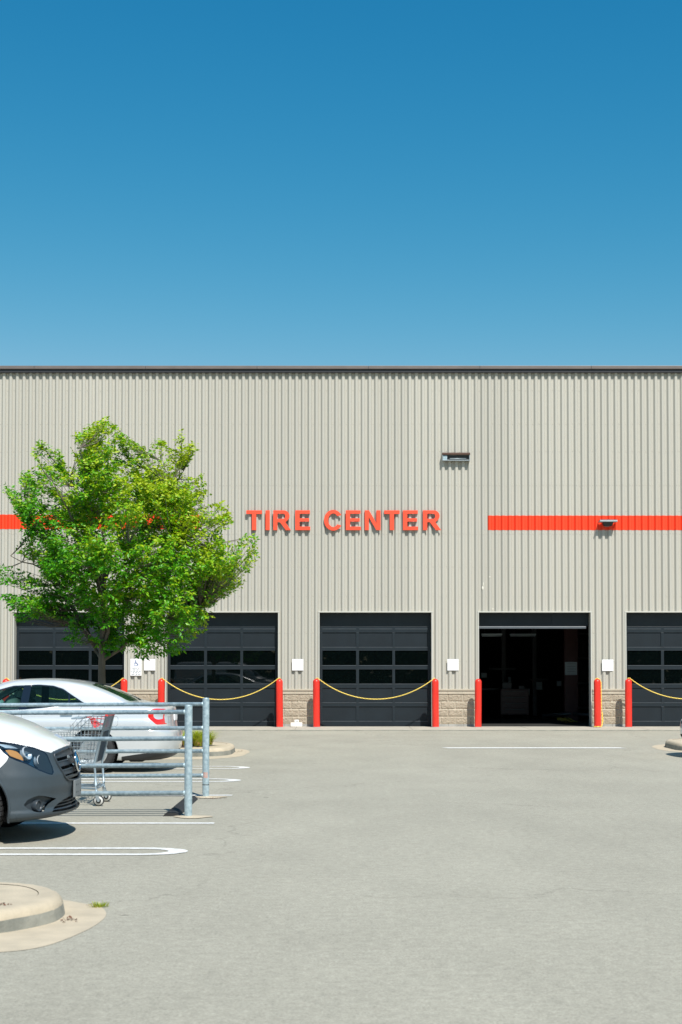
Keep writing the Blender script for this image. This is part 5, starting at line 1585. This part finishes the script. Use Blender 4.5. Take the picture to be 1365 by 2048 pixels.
    for s in (-1, 1):
        tube(bm, [(-.03, s * HW, .20), (-.45, s * HW * .85, .215), (-.88, s * HW * .7, .19)], .011, 8)
        tube(bm, [(-.03, s * HW, .24), (-.03, s * HW, .16)], .013, 8)
    tube(bm, [(-.03, -HW, .20), (-.03, HW, .20)], .009, 6); tube(bm, [(-.88, -HW * .7, .19), (-.88, HW * .7, .19)], .009, 6)
    for k in range(6): tube(bm, [(-.03 + .004 * k, -HW + .09 * k + .04, .222), (-.86, (-HW + .09 * k + .04) * .75, .20)], .0035, 4)
    for k in range(4): tube(bm, [(-.03 - .012 * k, -HW, .21 + .02 * k), (-.06 - .012 * k, HW, .21 + .022 * k)], .005, 5)
    obj('chassis', bm, M['trolley_bar'], t)
    for (wx_, hy) in ((.0, HW), (-.86, HW * .7)):
        for s in (-1, 1):
            w = empty('castor', (wx_, s * hy, 0)); w.parent = t
            bm = bmesh.new(); lathe(bm, [(.036, -.016), (.060, -.016), (.062, -.010), (.062, .010), (.060, .016), (.036, .016)], 26, 'Y', (0, 0, .062)); obj('tread', fix(bm), M['rubber'], w)
            bm = bmesh.new(); lathe(bm, [(.001, -.020), (.018, -.020), (.026, -.0165), (.052, -.0172), (.052, .0172), (.026, .0165), (.018, .020), (.001, .020)], 26, 'Y', (0, 0, .062)); ho = obj('hub', fix(bm), M['tire_grey'], w)
            bm = bmesh.new(); lathe(bm, [(.001, -.0225), (.030, -.0222), (.030, .0222), (.001, .0225)], 18, 'Y', (0, 0, .062)); obj('hub_cap', fix(bm), M['black_plastic'], w)
            bm = bmesh.new()
            for e in (-1, 1):
                v = [bm.verts.new(p) for p in ((-.045, e * .026, .17), (-.012, e * .026, .17), (.016, e * .026, .075), (.010, e * .026, .05), (-.010, e * .026, .05), (-.030, e * .026, .09))]; bm.faces.new(v)
            box(bm, -.046, -.010, -.026, .026, .165, .175)
            obj('fork', bm, M['wire'], w)
    return t
cx_, cy_ = G(198, 1612)
T1 = trolley((cx_, cy_ + .27, 0), 'wire shopping trolley with red child seat standing between the steel rails')
# ------------------------------------------------------------------ foliage materials
def leaf_mat(name, cols, yellow=None, grad=None, trans=0.35):
    m = bpy.data.materials.new(name); m.use_nodes = True
    nt = m.node_tree; L = nt.links.new; b = nt.nodes['Principled BSDF']; out = nt.nodes['Material Output']
    b.inputs['Roughness'].default_value = 0.42; b.inputs['Specular IOR Level'].default_value = 0.45
    ge = nt.nodes.new('ShaderNodeNewGeometry'); rp = nt.nodes.new('ShaderNodeValToRGB')
    el = rp.color_ramp.elements; el[0].color = (*cols[0], 1); el[1].color = (*cols[-1], 1)
    for i, c in enumerate(cols[1:-1]): e = el.new((i + 1) / (len(cols) - 1)); e.color = (*c, 1)
    tc = nt.nodes.new('ShaderNodeTexCoord'); nz = nt.nodes.new('ShaderNodeTexNoise'); nz.inputs['Scale'].default_value = 1.1; nz.inputs['Detail'].default_value = 3
    L(tc.outputs['Object'], nz.inputs['Vector'])
    sx = nt.nodes.new('ShaderNodeSeparateXYZ'); L(tc.outputs['Object'], sx.inputs[0])
    a = nt.nodes.new('ShaderNodeMath'); a.operation = 'MULTIPLY_ADD'; a.inputs[1].default_value = 0.45; L(ge.outputs['Random Per Island'], a.inputs[0])
    n2 = nt.nodes.new('ShaderNodeMath'); n2.operation = 'MULTIPLY'; n2.inputs[1].default_value = 0.9; L(nz.outputs[0], n2.inputs[0]); L(n2.outputs[0], a.inputs[2])
    src = a.outputs[0]
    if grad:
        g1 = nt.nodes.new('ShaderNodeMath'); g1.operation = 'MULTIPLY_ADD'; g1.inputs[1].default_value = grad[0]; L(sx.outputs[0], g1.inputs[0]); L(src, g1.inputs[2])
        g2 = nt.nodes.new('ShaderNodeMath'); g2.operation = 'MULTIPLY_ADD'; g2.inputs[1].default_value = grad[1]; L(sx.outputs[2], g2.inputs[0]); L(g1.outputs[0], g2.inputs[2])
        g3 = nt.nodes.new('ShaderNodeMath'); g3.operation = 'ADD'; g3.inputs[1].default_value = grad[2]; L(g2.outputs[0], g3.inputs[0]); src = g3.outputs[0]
    L(src, rp.inputs[0]); L(rp.outputs[0], b.inputs['Base Color'])
    tr = nt.nodes.new('ShaderNodeBsdfTranslucent'); mx = nt.nodes.new('ShaderNodeMixShader'); mx.inputs[0].default_value = trans
    br = nt.nodes.new('ShaderNodeHueSaturation'); br.inputs['Saturation'].default_value = 1.1; br.inputs['Value'].default_value = 1.25; L(rp.outputs[0], br.inputs['Color']); L(br.outputs[0], tr.inputs[0])
    L(b.outputs[0], mx.inputs[1]); L(tr.outputs[0], mx.inputs[2]); L(mx.outputs[0], out.inputs[0])
    return m
M['leaf'] = leaf_mat('elm_leaf', [(.010, .10, .005), (.035, .24, .005), (.115, .38, .007), (.40, .50, .012)], grad=(.08, .10, -.38), trans=.28)  # leaf greens, with crown shadow and highlight tones mixed in at random
M['woods'] = leaf_mat('woods_leaf', [(.012, .035, .010), (.03, .075, .02)], trans=.15)
M['blade'] = leaf_mat('grass_blade', [(.12, .24, .012), (.30, .40, .02), (.52, .50, .07)], trans=.3)
M['dry'] = mat('dry_blade', (0.42, 0.22, 0.10), 0.8, var=.3, vscale=20)

def leaves_mesh(pts, dirs, size, rnd, curl=.25, wr=.48):
    """one folded diamond of four triangles-in-quads per leaf"""
    n = len(pts); V = np.zeros((n, 6, 3)); pts = np.asarray(pts); dirs = np.asarray(dirs)
    dirs = dirs / np.linalg.norm(dirs, axis=1)[:, None]
    up = rnd.normal(size=(n, 3)) * .55 + np.array([.12, -.25, .75]); up -= (up * dirs).sum(1)[:, None] * dirs; up /= np.linalg.norm(up, axis=1)[:, None]
    sd = np.cross(dirs, up); L = size * rnd.uniform(.65, 1.25, n)[:, None]; W = L * wr * .5
    dr = up * L * curl
    V[:, 0] = pts; V[:, 1] = pts + dirs * L * .38 + sd * W; V[:, 2] = pts + dirs * L * .45 - dr * .25
    V[:, 3] = pts + dirs * L * .38 - sd * W; V[:, 4] = pts + dirs * L - dr * .9; V[:, 5] = V[:, 2]
    F = []
    Vf = V[:, :5].reshape(-1, 3)
    b = np.arange(n) * 5
    F = np.concatenate([np.stack([b, b+1, b+4, b+2], -1), np.stack([b, b+2, b+4, b+3], -1)])
    return Vf, F

# ------------------------------------------------------------------ the tree on the far island
TY = 27.15
SIL = [(173,836),(190,850),(214,846),(245,841),(238,868),(268,885),(290,905),(325,884),(342,902),(352,890),(366,868),(368,895),(400,888),(372,920),(350,945),(385,955),(404,942),(410,985),(450,1013),(465,1045),(438,1066),(450,1095),(475,1088),(507,1063),(511,1085),(516,1118),(487,1150),(484,1166),(460,1188),(430,1195),(424,1222),(426,1240),(405,1256),(403,1268),(360,1302),(330,1308),(285,1314),(252,1298),(215,1306),(190,1282),(160,1294),(131,1284),(150,1252),(100,1235),(40,1243),(25,1220),(5,1192),(60,1188),(4,1165),(0,1133),(50,1138),(82,1166),(92,1140),(33,1096),(62,1062),(44,1040),(12,975),(45,982),(62,985),(40,957),(68,938),(95,955),(76,925),(68,892),(92,884),(118,900),(128,950),(150,958),(163,935),(150,905),(122,888),(162,898),(150,862),(178,866)]
rs = np.random.RandomState(11)
SP = [(P(a, b, TY)) for a, b in SIL]
def h3(x, y, z_, s=1.0, o=0): return noise.noise(Vector((x * s + o, y * s, z_ * s)))
tx = P(205, 1340, TY)[0]
cxz = np.array(P(232, 1110, TY))
tips = []
cand = 0
while len(tips) < 1700 and cand < 90000:
    cand += 1
    x = rs.uniform(min(p[0] for p in SP), max(p[0] for p in SP)); zc_ = rs.uniform(min(p[1] for p in SP), max(p[1] for p in SP))
    if not inside(np.array([[x, zc_]]), SP)[0]: continue
    d, nr_ = seg_near(np.array([[x, zc_]]), SP); d = d[0]
    hd = min(2.15, 2.1 * math.sqrt(d * .8 + .0))
    y = rs.uniform(-1, 1) * hd
    if h3(x, y, zc_, 1.5, 3.1) < -.02 and d > .10: continue       # gaps between limbs
    core = ((x - cxz[0]) / 2.4) ** 2 + (y / 2.2) ** 2 + ((zc_ - cxz[1]) / 2.3) ** 2
    if core < .16 and rs.rand() < .55: continue
    if d > .35 and rs.rand() < .25: continue
    if d < .20 and rs.rand() < .5: continue
    tips.append((x - tx, y, zc_, d))
tips = np.array(tips)
TR = empty('street_tree', (tx, TY, 0), 0, 'leafy young shade tree with bright green crown standing on the kerbed island behind the sedan', 'tree')
bm = bmesh.new()
trunk = [(0, 0, .15), (.01, .01, .9), (-.01, 0, 1.5), (.0, 0, 2.1), (.03, .02, 2.9), (.02, 0, 3.8), (-.02, .03, 4.8)]
tube(bm, trunk, [.095, .075, .068, .062, .045, .03, .012], 14)
obj('trunk', bm, M['bark'], TR)
limbs = []
bm = bmesh.new()
for k in range(17):
    a = k * 2.399; zb = 1.75 + (k % 9) * .20
    rr_ = 1.75 - .05 * k * .6; top = np.array([rr_ * math.cos(a) * 1.05, rr_ * math.sin(a) * .9, zb + 1.0 + .10 * k + .3 * math.sin(k)])
    pts = []
    for j in range(9):
        t = j / 8; p = np.array([0, 0, zb]) * (1 - t) + top * t; p[2] += .35 * math.sin(t * PI) * .6 - .0; p[:2] *= (t ** .85 / max(t, 1e-3)) if t > 0 else 1
        p += rs.normal(size=3) * .025 * (t > 0)
        pts.append(tuple(p))
    limbs.append(pts); tube(bm, pts, [max(.006, .036 * (1 - .85 * j / 8)) for j in range(9)], 7)
nodes = np.array([p for l in limbs for p in l[2:]] + [t_ for t_ in trunk[3:]])
LP = []; LD = []
for tp in tips:
    p = tp[:3]
    dd = np.linalg.norm((nodes - p) * np.array([1, 1, 1.0]), axis=1) + np.maximum(0, nodes[:, 2] - p[2] + .15) * 1.6
    nd = nodes[dd.argmin()]
    vec = p - nd; Lv = np.linalg.norm(vec)
    if Lv > .9: nd = p - vec / Lv * min(Lv, .9 + .5 * rs.rand()) if rs.rand() < .0 else nd
    out = vec / max(Lv, 1e-3)
    mid = nd + vec * .5 + np.array([0, 0, -.06 * Lv])
    end = p + out * .0
    tube(bm, [tuple(nd), tuple(mid), tuple(end)], [.008, .0055, .0022], 4, cap=False)
    # leafy spray: the last half metre of the twig with side shoots
    ln = .50 if tp[3] > .2 else .32
    base = end - out * ln
    edge_ = tp[3] < .22
    for s in range(rs.randint(2, 4) if edge_ else rs.randint(5, 8)):
        t0 = rs.rand(); st = base + out * ln * t0
        dr = (out * 1.0 + rs.normal(size=3) * .16 + np.array([0, 0, .12])) if edge_ else (out * .9 + rs.normal(size=3) * .55 + np.array([0, 0, .15])); dr /= np.linalg.norm(dr)
        sl_ = rs.uniform(.12, .30) * (1.0 if not edge_ else 1.25)
        m_ = rs.randint(7, 13)
        for q in range(m_):
            f = (q + .5) / m_; sd = np.cross(dr, [0, 0, 1]); sd /= max(np.linalg.norm(sd), 1e-3)
            LP.append(st + dr * sl_ * f + rs.normal(size=3) * .018); LD.append(dr * .7 + sd * (1 if q % 2 else -1) * .9 + rs.normal(size=3) * .35 + np.array([0, 0, -.25]))
obj('branches', bm, M['bark'], TR)
LP = np.array(LP); LD = np.array(LD)
# keep the leaves inside the measured outline
pp = LP[:, [0, 2]] + np.array([tx, 0]); ok_ = inside(pp, SP) | (seg_near(pp, SP)[0] < .03)
LP, LD = LP[ok_], LD[ok_]
V, F = leaves_mesh(LP, LD, .084, rs)
print('leaves', len(LP))
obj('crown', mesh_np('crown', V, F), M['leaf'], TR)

# ------------------------------------------------------------------ grass clumps on the island
def grass_clump(x, y, h, r, nb, seed, label, parent=None):
    rr_ = random.Random(seed); bm = bmesh.new()
    for k in range(nb):
        a = rr_.uniform(0, 2*PI); q = r * .35 * math.sqrt(rr_.random()); hh = h * rr_.uniform(.55, 1.1); dry = 1 if rr_.random() < .16 else 0
        if dry: hh *= .6
        ln = rr_.uniform(.4, 1.0) * r; w = .007
        c, s = math.cos(a), math.sin(a); b0 = Vector((c * q, s * q, 0)); sd = Vector((-s, c, 0)) * w; pv = None
        for j in range(5):
            t = j / 4; p = b0 + Vector((c * ln * t ** 1.6, s * ln * t ** 1.6, hh * (1.35 * t - .62 * t * t * (1.6 if dry else 1.0))))
            if p.z < 0: p.z = .005
            e = sd * (1 - t * .85); cur = (bm.verts.new(p - e), bm.verts.new(p + e))
            if pv: bm.faces.new((pv[0], pv[1], cur[1], cur[0])).material_index = dry
            pv = cur
    o = obj('grass_clump', bm, [M['blade'], M['dry']]); o.location = (x, y, .17)
    return tag(o, label, 'ornamental grass', 'grass clumps on the tree island')
for i, (px_, yy, lab) in enumerate(((366, 26.45, 'ornamental grass clump nearest the tail of the sedan'), (385, 26.9, 'ornamental grass clump seen between the sedan tail and the front rail post'), (398, 26.5, 'ornamental grass clump seen between the two rail posts'), (414, 26.75, 'rightmost ornamental grass clump, its blades arching right of the rear rail post'), (345, 27.0, 'ornamental grass clump hidden behind the sedan boot'))):
    grass_clump(P(px_, 1480, yy)[0], yy, .36, .30, 260, 20 + i, lab)
# small weed in the gutter joint of the near island
bm = bmesh.new(); rr_ = random.Random(2)
for k in range(120):
    a = rr_.uniform(0, 2*PI); q = rr_.random() * .045; l = rr_.uniform(.012, .035); p = Vector((q * 1.5 * math.cos(a), q * math.sin(a), 0)); d = Vector((math.cos(a + rr_.uniform(-1, 1)) * l * .6, math.sin(a) * l * .6, l)); sd = Vector((-math.sin(a), math.cos(a), 0)) * .003
    bm.faces.new([bm.verts.new(v) for v in (p - sd, p + sd, p + d + sd * .3, p + d - sd * .3)])
o = obj('weed', bm, M['blade']); gx, gy = G(200, 1815); o.location = (gx, gy, .006); tag(o, 'tiny green weed growing at the edge of the near kerb pan', 'weed')
# dry leaves and grit in the gutters
bm = bmesh.new()
def litter(cx0, cy0, sx_, sy_, n, z0=.008, seed=1):
    r_ = random.Random(seed)
    for k in range(n):
        x, y = r_.gauss(cx0, sx_), r_.gauss(cy0, sy_); a = r_.uniform(0, 6.3); l = r_.uniform(.005, .015)
        c, s = math.cos(a) * l, math.sin(a) * l; h_ = r_.uniform(.001, .010)
        bm.faces.new([bm.verts.new(v) for v in ((x - c, y - s, z0), (x + s * .5, y - c * .5, z0 + h_), (x + c, y + s, z0 + h_ * .5), (x - s * .5, y + c * .5, z0))])
gx, gy = G(141, 1842); litter(gx, gy, .03, .05, 26, seed=4)
gx, gy = G(2, 1811, .135); litter(gx - .03, gy + .03, .035, .018, 40, .138, seed=5)
gx, gy = G(473, 1504); litter(gx, gy, .08, .20, 40, seed=6)
gx, gy = G(185, 1811); litter(gx, gy, .03, .03, 10, seed=7)
gx, gy = G(425, 1598); litter(gx, gy, .10, .05, 30, seed=9)
o = obj('leaf_litter', bm, mat('dead_leaf', (0.16, 0.07, 0.04), 0.9, var=.4, vscale=60)); tag(o, 'dry brown leaf bits lying along the kerb pans', 'leaf litter', kind='stuff')

# ------------------------------------------------------------------ woods across the road behind the viewer (they show in the door panes)
wp = []; wd = []
for k in range(26):
    cx0 = -75 + k * 6 + rs.uniform(-1.5, 1.5); hh = rs.uniform(9, 14); cy0 = -48 + rs.uniform(-3, 3)
    n = 900; u = rs.normal(size=(n, 3)); u /= np.linalg.norm(u, axis=1)[:, None]; rad = rs.uniform(.7, 1.0, n)[:, None]
    q = u * rad * np.array([4.2, 3.5, hh * .5]); wp.append(q + np.array([cx0, cy0, hh * .5])); wd.append(rs.normal(size=(n, 3)))
n = 9000; q = np.stack([rs.uniform(-80, 80, n), rs.uniform(-46, -42, n), rs.uniform(0, 5.5, n)], -1); wp.append(q); wd.append(rs.normal(size=(n, 3)))
wp = np.vstack(wp); wd = np.vstack(wd); V, F = leaves_mesh(wp, wd, 1.1, rs, wr=.8)
bm = bmesh.new(); 
tag(obj('woods', mesh_np('woods', V, F), M['woods']), 'dark band of woods across the road facing the building', 'woods', kind='stuff')
bm.free()
